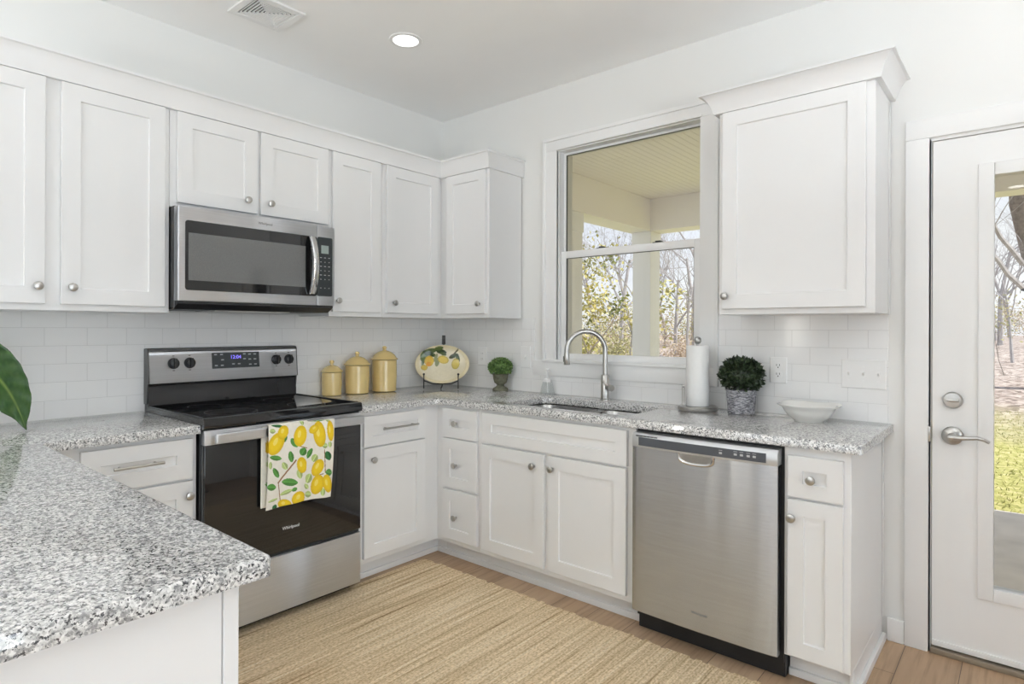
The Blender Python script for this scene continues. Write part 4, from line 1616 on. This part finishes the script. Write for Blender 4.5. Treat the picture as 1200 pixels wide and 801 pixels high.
mb.loops([sq_ring(0.056, 0.0, 0, 2.2), sq_ring(0.058, 0.005, 0, 2.2), sq_ring(0.080, 0.022, 0, 2.4), sq_ring(0.094, 0.044, 0, 2.6), sq_ring(0.102, 0.060, 0.001, 2.8), sq_ring(0.120, 0.067, 0.005, 2.8), sq_ring(0.121, 0.071, 0.005, 2.8), sq_ring(0.101, 0.066, 0.001, 2.8), sq_ring(0.089, 0.046, 0, 2.6), sq_ring(0.074, 0.024, 0, 2.4), sq_ring(0.050, 0.012, 0, 2.2)])
bw = mb.build('serving_bowl', M['ceramic'], smooth=60)
tag(bw, 'white ceramic bowl with flared rim on the worktop below the switches', 'bowl')

# soap dispenser
sx0, sy0 = 0.985, -0.062
sd_ = thing('soap_dispenser', 'small clear glass soap dispenser with white pump behind the sink', 'soap dispenser', (sx0, sy0, ZW))
mb = MB()


def rr_(w, z):
    return [(x, y, ZW + z) for x, y in round_rect(sx0 - w, sy0 - w, sx0 + w, sy0 + w, w * 0.35, 4)]


mb.loops([rr_(0.036, 0.0), rr_(0.0365, 0.004), rr_(0.024, 0.070), rr_(0.0225, 0.0745), rr_(0.0205, 0.0735), rr_(0.033, 0.007)])
mb.build('bottle', M['vessel'], sd_)
mb = MB()
mb.lathe([(0.019, 0.0748), (0.020, 0.078), (0.019, 0.092), (0.010, 0.096), (0.006, 0.098), (0.006, 0.135), (0.013, 0.138), (0.014, 0.150), (0.010, 0.154)], (sx0, sy0, ZW), 'Z', 20)
mb.tube([(sx0, sy0, ZW + 0.146), (sx0 + 0.012, sy0 - 0.018, ZW + 0.147), (sx0 + 0.02, sy0 - 0.032, ZW + 0.142)], [0.0065, 0.0055, 0.004], 8)
mb.build('pump', M['plastic'], sd_)
MB().tube([(sx0, sy0, ZW + 0.075), (sx0 + 0.003, sy0, ZW + 0.012)], 0.0025, 8).build('dip_tube', M['plastic'], sd_)

# house plant whose one leaf reaches into view
hpx, hpy = 0.30, -2.93
hp_ = thing('house_plant', 'house plant with a broad glossy green leaf drooping onto the peninsula', 'plant', (hpx, hpy, ZW))
mb = MB()
mb.lathe([(0.070, 0.0), (0.075, 0.004), (0.098, 0.15), (0.104, 0.155), (0.104, 0.17), (0.096, 0.17), (0.092, 0.15)], (hpx, hpy, ZW), 'Z', 32)
mb.build('pot', M['terracotta'], hp_)
MB().lathe([(0.09, 0.148), (0.088, 0.156), (0.01, 0.160)], (hpx, hpy, ZW), 'Z', 24).build('soil', M['soil'], hp_)


def big_leaf(base, mid, tip, width, face, name):
    bm = bmesh.new()
    lay = bm.loops.layers.float_color.new('leaf')
    base, mid, tip, face = Vector(base), Vector(mid), Vector(tip), Vector(face).normalized()
    NL, NW = 40, 20
    rows = []
    for i in range(NL + 1):
        t = i / NL
        p = base * (1 - t) ** 2 + mid * 2 * t * (1 - t) + tip * t * t
        tg = (mid - base) * (1 - t) * 2 + (tip - mid) * 2 * t
        tg.normalize()
        sd2 = tg.cross(face).normalized()
        n2 = sd2.cross(tg)
        w = width * (math.sin(PI * min(1, t * 0.97 + 0.03)) ** 0.62) * (1.0 - 0.25 * t)
        if t > 0.85:
            w *= math.sqrt(max(0.0, (1 - t) / 0.15))
        row = []
        for j in range(NW + 1):
            s = j / NW * 2 - 1
            q = p + sd2 * s * w + n2 * (0.10 * w * abs(s) + 0.0035 * math.sin(t * 60 - abs(s) * 6) * abs(s))
            row.append((bm.verts.new(q), t, s))
        rows.append(row)
    for a_, b_ in zip(rows, rows[1:]):
        for j in range(NW):
            q = (a_[j], a_[j + 1], b_[j + 1], b_[j])
            f_ = bm.faces.new([x[0] for x in q])
            f_.smooth = True
            for lp, x in zip(f_.loops, q):
                s = abs(x[2])
                if s < 0.045:
                    col = (0.16, 0.25, 0.05)
                else:
                    vein = (x[1] * 11 - s * 1.6) % 1.0
                    col = (0.016, 0.060, 0.010) if vein > 0.14 else (0.030, 0.090, 0.016)
                lp[lay] = (*col, 1)
    me = bpy.data.meshes.new(name)
    bm.to_mesh(me)
    bm.free()
    o = bpy.data.objects.new(name, me)
    o.parent = hp_
    C.objects.link(o)
    me.transform(Matrix.Translation(-ORG[hp_.name]))
    me.materials.append(M['bigleaf'])
    so = o.modifiers.new('thick', 'SOLIDIFY')
    so.thickness = 0.0012
    return o


big_leaf((0.235, -2.715, 1.225), (0.255, -2.50, 1.235), (0.287, -2.428, 0.9145), 0.108, (0.75, -0.60, 0.15), 'leaf')
big_leaf((0.36, -3.02, 1.28), (0.45, -3.16, 1.36), (0.52, -3.26, 1.12), 0.09, (0.5, 0.4, 0.8), 'leaf')
big_leaf((0.24, -3.02, 1.33), (0.18, -3.15, 1.42), (0.14, -3.26, 1.18), 0.09, (0.5, 0.6, 0.7), 'leaf')
mb = MB()
for q in ((0.235, -2.715, 1.225), (0.36, -3.02, 1.28), (0.24, -3.02, 1.33)):
    mb.tube([(hpx, hpy, ZW + 0.15), ((hpx + q[0]) / 2, (hpy + q[1]) / 2 * 1.003, 1.16), q], [0.007, 0.006, 0.004], 8)
mb.build('stems', mk_leaf('stem_green', (0.05, 0.11, 0.03), (0.09, 0.17, 0.05)), hp_)

# ------------------------------------------------------------------ wall plates
def plate_thing(name, label, cat, fn, a0, a1, z0, z1, kind, n=1):
    o = thing(name, label, cat, fn((a0 + a1) / 2, z0, 0))
    mb = MB()
    r = lambda i, dd: [fn(a0 + i, z0 + i, dd), fn(a1 - i, z0 + i, dd), fn(a1 - i, z1 - i, dd), fn(a0 + i, z1 - i, dd)]
    mb.loops([r(0, 0.0005), r(0, 0.004), r(0.003, 0.006)])
    mb.build('cover_plate', M['plastic'], o, smooth=0)
    zc = (z0 + z1) / 2
    for k_ in range(n):
        ac = a0 + (a1 - a0) * (k_ + 0.5) / n
        if kind == 'outlet':
            for s in (-1, 1):
                zz = zc + s * 0.0205
                m2 = MB()
                m2.prism(round_rect(ac - 0.017, zz - 0.014, ac + 0.017, zz + 0.014, 0.010, 5), lambda a, b, dd: fn(a, b, dd), 0.0055, 0.0075)
                ro_ = m2.build('receptacle', M['plastic'], o)
                for (da, w_, za, zb_) in ((-0.0065, 0.0012, -0.001, 0.008), (0.0065, 0.0012, -0.001, 0.008), (0.0, 0.0025, -0.010, -0.005)):
                    MB()._box(fn(ac + da - w_, zz + za, 0.0074), fn(ac + da + w_, zz + zb_, 0.0078)).build('slot', M['blackmatte'], ro_, smooth=0)
        elif kind == 'rocker':
            m2 = MB()
            m2._box(fn(ac - 0.0165, zc - 0.033, 0.0055), fn(ac + 0.0165, zc + 0.033, 0.0082), 0.0015)
            ro_ = m2.build('receptacle', M['plastic'], o)
            for s in (-1, 1):
                for da in (-0.0065, 0.0065):
                    MB()._box(fn(ac + da - 0.0011, zc + s * 0.018 - 0.004, 0.0081), fn(ac + da + 0.0011, zc + s * 0.018 + 0.004, 0.0085)).build('slot', M['greymark'], ro_, smooth=0)
        elif kind == 'toggle':
            m2 = MB()
            m2._box(fn(ac - 0.0055, zc - 0.012, 0.0055), fn(ac + 0.0055, zc + 0.012, 0.0070), 0.001)
            m2.loops([[fn(ac - 0.004, zc - 0.006, 0.0065), fn(ac + 0.004, zc - 0.006, 0.0065), fn(ac + 0.004, zc + 0.006, 0.0065), fn(ac - 0.004, zc + 0.006, 0.0065)],
                      [fn(ac - 0.003, zc + 0.006, 0.017), fn(ac + 0.003, zc + 0.006, 0.017), fn(ac + 0.003, zc + 0.012, 0.016), fn(ac - 0.003, zc + 0.012, 0.016)]])
            m2.build('toggle', M['plastic'], o)
            for s in (-1, 1):
                m3 = MB()
                m3._box(fn(ac - 0.003, zc + s * 0.030 - 0.003, 0.0058), fn(ac + 0.003, zc + s * 0.030 + 0.003, 0.0068), 0.001)
                m3.build('screw', M['plastic'], o)
        elif kind == 'blank':
            m2 = MB()
            m2._box(fn(ac - 0.005, zc - 0.012, 0.0055), fn(ac + 0.005, zc + 0.012, 0.0068), 0.001)
            m2.loops([[fn(ac - 0.004, zc - 0.006, 0.0065), fn(ac + 0.004, zc - 0.006, 0.0065), fn(ac + 0.004, zc + 0.006, 0.0065), fn(ac - 0.004, zc + 0.006, 0.0065)],
                      [fn(ac - 0.003, zc - 0.012, 0.016), fn(ac + 0.003, zc - 0.012, 0.016), fn(ac + 0.003, zc - 0.006, 0.017), fn(ac - 0.003, zc - 0.006, 0.017)]])
            m2.build('toggle', M['plastic'], o)
    return o


TFY, TFX = FY(-TT), FX(TT)
plate_thing('wall_outlet', 'white double outlet on the tile between boxwood plant and switches', 'outlet', TFY, 2.264, 2.340, 1.056, 1.177, 'outlet')
plate_thing('light_switch', 'white triple light switch plate on the tile above the serving bowl', 'switch', TFY, 2.568, 2.738, 1.053, 1.178, 'toggle', 3)
plate_thing('wall_outlet', 'white outlet on the tile between the lemon platter and topiary', 'outlet', TFY, 0.360, 0.441, 1.061, 1.184, 'rocker')
plate_thing('light_switch', 'white single switch plate on the tile between topiary and window', 'switch', TFY, 0.735, 0.813, 1.061, 1.196, 'blank')
plate_thing('wall_outlet', 'white outlet on the tile behind the tallest canister', 'outlet', TFX, -0.500, -0.416, 1.070, 1.190, 'rocker')

# ------------------------------------------------------------------ rug
mb = MB()
rnd = random.Random(3)
ra, rb_, ry0, ry1 = 0.60, 2.95, -2.48, -0.695
edge = []
n = 94
for i in range(n):
    xa, xb = ra + (rb_ - ra) * i / n, ra + (rb_ - ra) * (i + 1) / n
    o1 = rnd.uniform(-0.010, 0.008)
    edge += [(xa + 0.001, ry1 + o1), (xb - 0.001, ry1 + o1 + rnd.uniform(-0.002, 0.002))]
back = []
for i in range(n - 1, -1, -1):
    xa, xb = ra + (rb_ - ra) * i / n, ra + (rb_ - ra) * (i + 1) / n
    o1 = rnd.uniform(-0.010, 0.010)
    back += [(xb - 0.001, ry0 + o1), (xa + 0.001, ry0 + o1)]
poly = edge + back
top = [mb.bm.verts.new((x, y, 0.008)) for x, y in poly]
bot = [mb.bm.verts.new((x, y, 0.0005)) for x, y in poly]
m_ = len(poly)
for i in range(m_):
    j = (i + 1) % m_
    mb.bm.faces.new((top[i], top[j], bot[j], bot[i]))
ne = len(edge)
for i in range(ne - 1):
    a, b = i, i + 1
    c_, d_ = m_ - 1 - b, m_ - 1 - a
    mb.bm.faces.new((top[a], top[b], top[c_], top[d_]))
rgo = mb.build('area_rug', M['rug'], smooth=0)
tag(rgo, 'woven tan jute rug with fine stripes on the wood floor', 'rug')

# ------------------------------------------------------------------ ceiling fixtures
def downlight(x, y, label):
    o = thing('downlight', label, 'ceiling light', (x, y, H - 0.006), 'recessed ceiling lights')
    mb = MB()
    mb.lathe([(0.064, -0.002), (0.066, -0.006), (0.082, -0.005), (0.085, -0.0005)], (x, y, H), 'Z', 36, False, False)
    mb.build('trim_ring', M['plastic'], o)
    MB().lathe([(0.0645, -0.0015), (0.0645, -0.004), (0.02, -0.0045)], (x, y, H), 'Z', 36).build('lens', M['lens'], o)
    lamp('downlight_lamp', 'AREA', DOWNLIGHT_W, (x, y, H - 0.012), (0, 0, -1), 0.13, shape='DISK', color=(1, 0.985, 0.96))


downlight(0.762, -0.978, 'round recessed ceiling light above the inside corner of the counter')
for (x, y) in ((1.75, -1.75), (1.75, -3.2), (3.1, -1.75), (3.1, -3.2), (4.6, -1.75), (4.6, -3.2), (1.75, -5.0), (3.1, -5.0), (4.6, -5.0)):  # unseen downlights, added to even out the brightness
    downlight(x, y, 'added round recessed ceiling light, unseen over the kitchen floor')

vn = thing('ceiling_vent', 'white square louvred air vent in the ceiling', 'vent', (0.485, -1.575, H - 0.012))
vx0, vx1, vy0, vy1 = 0.360, 0.610, -1.705, -1.450
mb = MB()
w = 0.032
for (a0, b0, a1, b1) in ((vx0, vy0, vx1, vy0 + w), (vx0, vy1 - w, vx1, vy1), (vx0, vy0 + w, vx0 + w, vy1 - w), (vx1 - w, vy0 + w, vx1, vy1 - w)):
    mb.box(a0, b0, H - 0.012, a1, b1, H - 0.0006, 0.002, 1)
mb.build('frame', M['plastic'], vn)
MB().box(vx0 + w, vy0 + w, H - 0.003, vx1 - w, vy1 - w, H - 0.0008).build('duct', M['gap'], vn, smooth=0)  # dark sheet painting the shade behind the louvres
mb = MB()
cx_, cy_ = (vx0 + vx1) / 2, (vy0 + vy1) / 2
hw, hh = (vx1 - vx0) / 2 - w, (vy1 - vy0) / 2 - w
nl = 7
for k_ in range(nl):
    f0 = (k_ + 0.35) / nl
    for s in (-1, 1):
        yy = cy_ + s * hh * f0
        xx = cx_ + s * hw * f0
        # blades across the x direction, and across the y direction
        mb.loops([[(cx_ - hw * f0, yy - 0.004, H - 0.004), (cx_ - hw * f0, yy + 0.004, H - 0.004), (cx_ - hw * f0, yy + 0.004 + s * 0.004, H - 0.011), (cx_ - hw * f0, yy - 0.001 + s * 0.004, H - 0.011)],
                  [(cx_ + hw * f0, yy - 0.004, H - 0.004), (cx_ + hw * f0, yy + 0.004, H - 0.004), (cx_ + hw * f0, yy + 0.004 + s * 0.004, H - 0.011), (cx_ + hw * f0, yy - 0.001 + s * 0.004, H - 0.011)]])
        mb.loops([[(xx - 0.0045, cy_ - hh * f0, H - 0.004), (xx + 0.0045, cy_ - hh * f0, H - 0.004), (xx + 0.0045 + s * 0.003, cy_ - hh * f0, H - 0.011), (xx - 0.003 + s * 0.003, cy_ - hh * f0, H - 0.011)],
                  [(xx - 0.0045, cy_ + hh * f0, H - 0.004), (xx + 0.0045, cy_ + hh * f0, H - 0.004), (xx + 0.0045 + s * 0.003, cy_ + hh * f0, H - 0.011), (xx - 0.003 + s * 0.003, cy_ + hh * f0, H - 0.011)]])
mb.build('louvres', M['plastic'], vn, smooth=0)

def added_uplight(x, y, power, label):  # unseen uplight, added to brighten the ceiling and bounce light down
    o = thing('added_uplight', label, 'added uplight', (x, y, 0))
    MB().lathe([(0.14, 0.0), (0.14, 0.012), (0.12, 0.022), (0.02, 0.03), (0.013, 0.05), (0.013, 1.66), (0.02, 1.67)], (x, y, 0), 'Z', 28).build('stand', M['blackmatte'], o)
    MB().lathe([(0.02, 1.68), (0.10, 1.70), (0.19, 1.76), (0.20, 1.765), (0.185, 1.765), (0.10, 1.72), (0.02, 1.70)], (x, y, 0), 'Z', 32).build('lamp_shade', M['plastic'], o)
    lamp('added_uplight_lamp', 'AREA', power, (x, y, 1.775), (0, 0, 1), 0.30, shape='DISK', color=(0.89, 0.95, 1.0))


added_uplight(4.5, -1.5, UPLIGHT_W[0], 'added unseen uplight on a tall stand by the side wall beyond the glass door')
added_uplight(3.80, -1.75, UPLIGHT_W[1], 'added unseen uplight on a tall stand in the middle of the open room')
added_uplight(1.2, -4.6, UPLIGHT_W[2], 'added unseen uplight on a tall stand beyond the peninsula')

# ------------------------------------------------------------------ porch and garden
PXI, PYI = 0.33, 2.50
struct(MB().box(-0.2, TW + 0.0005, -0.16, 8.5, 2.72, -0.012).build('porch_slab', M['concrete'], smooth=0))
struct(MB().box(-0.1, TW + 0.0005, 2.60, 8.5, 2.9, 2.66).build('porch_ceiling', M['bead'], smooth=0))
mb = MB()
mb.box(0.09, TW + 0.0005, 2.285, PXI, PYI, 2.5995, 0.003, 1)
mb.box(0.09, PYI, 2.285, 8.5, PYI + 0.24, 2.5995, 0.003, 1)
struct(mb.build('porch_beam', M['porch']))


def column(x0, y0, x1, y1, nm):
    m = MB()
    m.box(x0, y0, -0.0115, x1, y1, 2.2845, 0.004, 1)
    m.box(x0 - 0.008, y0 - 0.008, 2.12, x1 + 0.008, y1 + 0.008, 2.2843, 0.004, 1)
    m.box(x0 - 0.008, y0 - 0.008, -0.0113, x1 + 0.008, y1 + 0.008, 0.14, 0.004, 1)
    struct(m.build(nm, M['postwhite']))


column(0.125, PYI + 0.008, PXI - 0.004, PYI + 0.21, 'porch_column')
column(0.11, 1.09, PXI - 0.004, 1.30, 'porch_column')
column(6.2, PYI + 0.008, 6.41, PYI + 0.21, 'porch_column')

# ground
bm = bmesh.new()
gx = [-45 + 90 * i / 60 for i in range(61)]
gy = [TW + 0.3 + 60 * (j / 60) ** 1.5 for j in range(61)]


def gz(x, y):
    t = max(0.0, min(1.0, (y - 5) / 20))
    rise = t * t * (3 - 2 * t)
    side = 0.70 + 0.30 * max(0.0, min(1.0, (x + 2) / 8))
    return -0.10 + 0.10 * min(1.0, max(0.0, (y - 3) / 6)) + 1.02 * rise * side + 0.05 * math.sin(x * 0.35 + y * 0.2) * min(1, max(0, y - 3) / 8)


rows = [[bm.verts.new((x, y, gz(x, y))) for x in gx] for y in gy]
for a_, b_ in zip(rows, rows[1:]):
    for i in range(60):
        bm.faces.new((a_[i], a_[i + 1], b_[i + 1], b_[i]))
me = bpy.data.meshes.new('ground')
bm.to_mesh(me)
bm.free()
gr = bpy.data.objects.new('ground', me)
C.objects.link(gr)
me.materials.append(M['ground'])
me.polygons.foreach_set('use_smooth', [True] * len(me.polygons))
struct(gr)

rnd = random.Random(21)
mb = MB()
for i in range(16000):
    x, y = rnd.uniform(1.5, 9.0), 2.75 + 6.0 * rnd.random() ** 1.6
    z = gz(x, y)
    t = rnd.random() * PI
    h_ = rnd.uniform(0.012, 0.04)
    dx_, dy_ = math.cos(t) * 0.005, math.sin(t) * 0.005
    lx, ly = rnd.uniform(-0.03, 0.03), rnd.uniform(-0.03, 0.03)
    mb.bm.faces.new([mb.bm.verts.new(q) for q in ((x - dx_, y - dy_, z), (x + dx_, y + dy_, z), (x + lx, y + ly, z + h_))])
go = mb.build('lawn_grass', M['grass'], smooth=0, recalc=False)
tag(go, 'short yellow-green lawn grass beyond the porch slab', 'grass', kind='stuff')


def grow(mb, p, d_, r, length, depth, rnd, sides, tips):
    n = 4
    pts, rad = [p.copy()], [r]
    q = p.copy()
    dv = d_.copy()
    for k_ in range(n):
        dv = (dv + Vector((rnd.uniform(-1, 1), rnd.uniform(-1, 1), rnd.uniform(-0.5, 0.8))) * 0.16).normalized()
        q = q + dv * length / n
        pts.append(q.copy())
        rad.append(r * (1 - 0.5 * (k_ + 1) / n))
    mb.tube(pts, rad, sides, False)
    if depth == 0:
        tips.append((q, dv))
        return
    nb = rnd.randint(3, 4) if depth > 1 else rnd.randint(3, 5)
    for k_ in range(nb):
        t = rnd.uniform(0.35, 1.0)
        i = min(n - 1, int(t * n))
        pp = pts[i].lerp(pts[i + 1], t * n - i)
        a = dv.orthogonal().normalized()
        a.rotate(Matrix.Rotation(rnd.random() * 2 * PI, 3, dv))
        nd = (dv * rnd.uniform(0.6, 1.0) + a * rnd.uniform(0.45, 0.95) + Vector((0, 0, 0.12))).normalized()
        grow(mb, pp, nd, rad[i] * rnd.uniform(0.42, 0.6), length * rnd.uniform(0.55, 0.78), depth - 1, rnd, max(3, sides - 1), tips)


def bare_proto(seed, h, r, depth):
    rnd = random.Random(seed)
    mb = MB()
    tips = []
    grow(mb, Vector((0, 0, -0.2)), Vector((rnd.uniform(-.12, .12), rnd.uniform(-.12, .12), 1)).normalized(), r, h, depth, rnd, 6, tips)
    return mb, tips


def leaves_on(tips, n, ll, lw, spread, seed):
    rnd = random.Random(seed)
    mb = MB()
    for i in range(n):
        p, dv = tips[rnd.randrange(len(tips))]
        q = p + Vector((rnd.gauss(0, 1), rnd.gauss(0, 1), rnd.gauss(0, 1))) * spread
        ax = Vector((rnd.uniform(-1, 1), rnd.uniform(-1, 1), rnd.uniform(-0.6, 1))).normalized()
        s = ax.orthogonal().normalized()
        s.rotate(Matrix.Rotation(rnd.random() * 6.28, 3, ax))
        l_, w_ = ll * rnd.uniform(.6, 1.2), lw * rnd.uniform(.6, 1.2)
        mb.bm.faces.new([mb.bm.verts.new(x) for x in (q, q + ax * l_ * .5 + s * w_, q + ax * l_, q + ax * l_ * .5 - s * w_)])
    return mb


PROTO = []
for sd2, h_, r_, dp_ in ((1, 3.4, 0.085, 4), (2, 2.6, 0.065, 4), (7, 4.2, 0.11, 4), (12, 1.6, 0.028, 4)):
    mb, tips = bare_proto(sd2, h_, r_, dp_)
    o = mb.build('bare_tree', M['twig'], smooth=0, recalc=False)
    o.data.transform(Matrix.Translation(ORG[o.name]))
    PROTO.append(o)


def ray_xy(u, w):
    """ground point seen at picture column u, w metres ahead of the camera (bearing only)"""
    a = 0.7059
    r = (u - 599.65) / 710.17 * w
    return 3.194 - math.sin(a) * w + math.cos(a) * r, -2.9863 + math.cos(a) * w + math.sin(a) * r


LB = 'bare leafless tree standing in the leaf litter woods beyond the porch'
TREES = [(728, 19, 0, 1.0), (744, 30, 2, 1.0), (792, 17, 1, 1.0), (812, 24, 0, 1.1), (702, 33, 2, 1.0), (782, 36, 2, 1.0), (838, 20, 2, 0.9), (1172, 20, 0, 1.0), (1184, 33, 2, 1.0),
         (1225, 18, 0, 1.0), (1164, 38, 2, 1.1), (1250, 28, 2, 1.1), (666, 22, 1, 1.0), (880, 27, 0, 1.1), (1188, 15, 3, 1.5), (1168, 25, 3, 2.0), (806, 15, 3, 1.5), (734, 14, 3, 1.5),
         (960, 24, 0, 1.0), (1015, 20, 1, 1.0), (1075, 27, 2, 1.0), (1125, 20, 0, 0.9), (1310, 23, 1, 1.1), (1370, 27, 0, 1.1), (560, 25, 0, 1.0), (615, 29, 2, 1.0), (500, 22, 1, 1.0)]
rnd = random.Random(5)
used = set()
for (u, w, k_, s) in TREES:
    p = PROTO[k_]
    o = p if k_ not in used else p.copy()
    if k_ in used:
        C.objects.link(o)
    used.add(k_)
    x, y = ray_xy(u, w)
    o.location = (x, y, gz(x, y))
    o.rotation_euler = (0, 0, rnd.random() * 6.28)
    o.scale = (s, s, s)
    tag(o, LB, 'tree', 'bare trees beyond the porch')

# the thick trunk seen through the door glass
x, y = ray_xy(1199, 11.0)
tr = thing('bare_tree', 'thick grey tree trunk close behind the lawn, seen through the door glass', 'tree', (x, y, gz(x, y)))
mb = MB()
tips = []
rnd = random.Random(31)
rtv = Vector((math.cos(0.7059), math.sin(0.7059), 0))
b0 = Vector((x, y, gz(x, y) - 0.2))
tk = [b0 + rtv * 0.75, b0 + rtv * 0.50 + Vector((0, 0, 1.4)), b0 + rtv * 0.16 + Vector((0, 0, 2.6)), b0 - rtv * 0.10 + Vector((0, 0, 3.6)), b0 - rtv * 0.14 + Vector((0, 0, 5.2)), b0 + Vector((0, 0, 7.0))]
mb.tube(tk, [0.20, 0.16, 0.145, 0.13, 0.11, 0.05], 12)
mb.build('trunk', M['bark'], tr)
mb = MB()
for k_ in range(9):
    z_ = rnd.uniform(2.0, 6.0)
    a = rnd.random() * 6.28
    grow(mb, b0 - rtv * 0.02 + Vector((0, 0, z_)), Vector((math.cos(a), math.sin(a), 0.5)).normalized(), 0.05, 1.8, 2, rnd, 5, tips)
mb.build('branches', M['twig'], tr, smooth=0, recalc=False)

# leafy evergreen and shrubs seen through the window
def leafy(name, label, cat, u, w, h_, r_, seed, nleaf, ll, lw, spread, mat, depth=3, grp=None):
    x, y = ray_xy(u, w)
    t = thing(name, label, cat, (x, y, gz(x, y)), grp)
    mb, tips = bare_proto(seed, h_, r_, depth)
    bmesh.ops.translate(mb.bm, verts=mb.bm.verts, vec=Vector((x, y, gz(x, y))))
    mb.build('branches', M['bark'], t, smooth=0, recalc=False)
    tips = [(p + Vector((x, y, gz(x, y))), dv) for p, dv in tips]
    leaves_on(tips, nleaf, ll, lw, spread, seed + 100).build('foliage', mat, t, smooth=0, recalc=False)
    return t


leafy('magnolia_tree', 'broad-leaved evergreen tree with yellow-green leaves beside the porch post', 'tree', 688, 10.0, 1.20, 0.045, 41, 2600, 0.085, 0.026, 0.16, M['magnolia'], 3)
leafy('shrub', 'yellow-green bush at the foot of the broad-leaved tree, seen through the window', 'shrub', 699, 11.5, 0.42, 0.018, 43, 2200, 0.065, 0.020, 0.16, M['magnolia'], 3)
leafy('shrub', 'dry olive bush filling the window between the two porch posts', 'shrub', 726, 14.5, 0.55, 0.018, 47, 3200, 0.065, 0.018, 0.24, M['shrubleaf'], 3)
leafy('shrub', 'yellow-green bush close beside the square corner post of the porch', 'shrub', 742, 13.0, 0.40, 0.018, 51, 1800, 0.06, 0.018, 0.14, M['magnolia'], 3)
leafy('shrub', 'low brown bush behind the corner post, above the paper towel roll', 'shrub', 800, 16.0, 0.40, 0.018, 53, 1600, 0.065, 0.018, 0.22, M['dryleaf'], 3)
leafy('shrub', 'sparse young shrub with fresh green leaves, seen through the door glass', 'shrub', 1180, 13.0, 1.1, 0.010, 57, 220, 0.07, 0.02, 0.16, M['magnolia'], 3)
for i, (u, w) in enumerate(((690, 24), (722, 25), (748, 23), (778, 25), (803, 24), (830, 26), (1165, 30), (1200, 32), (1240, 29), (890, 29), (970, 30), (1050, 31), (1110, 30), (1300, 32), (615, 25), (540, 28))):
    leafy('thicket', 'brown winter thicket along the far edge of the woods', 'thicket', u, w, 0.75, 0.02, 60 + i, 1500, 0.085, 0.026, 0.42, M['dryleaf'] if i % 2 else M['shrubleaf'], 3, 'winter thickets at the edge of the woods')
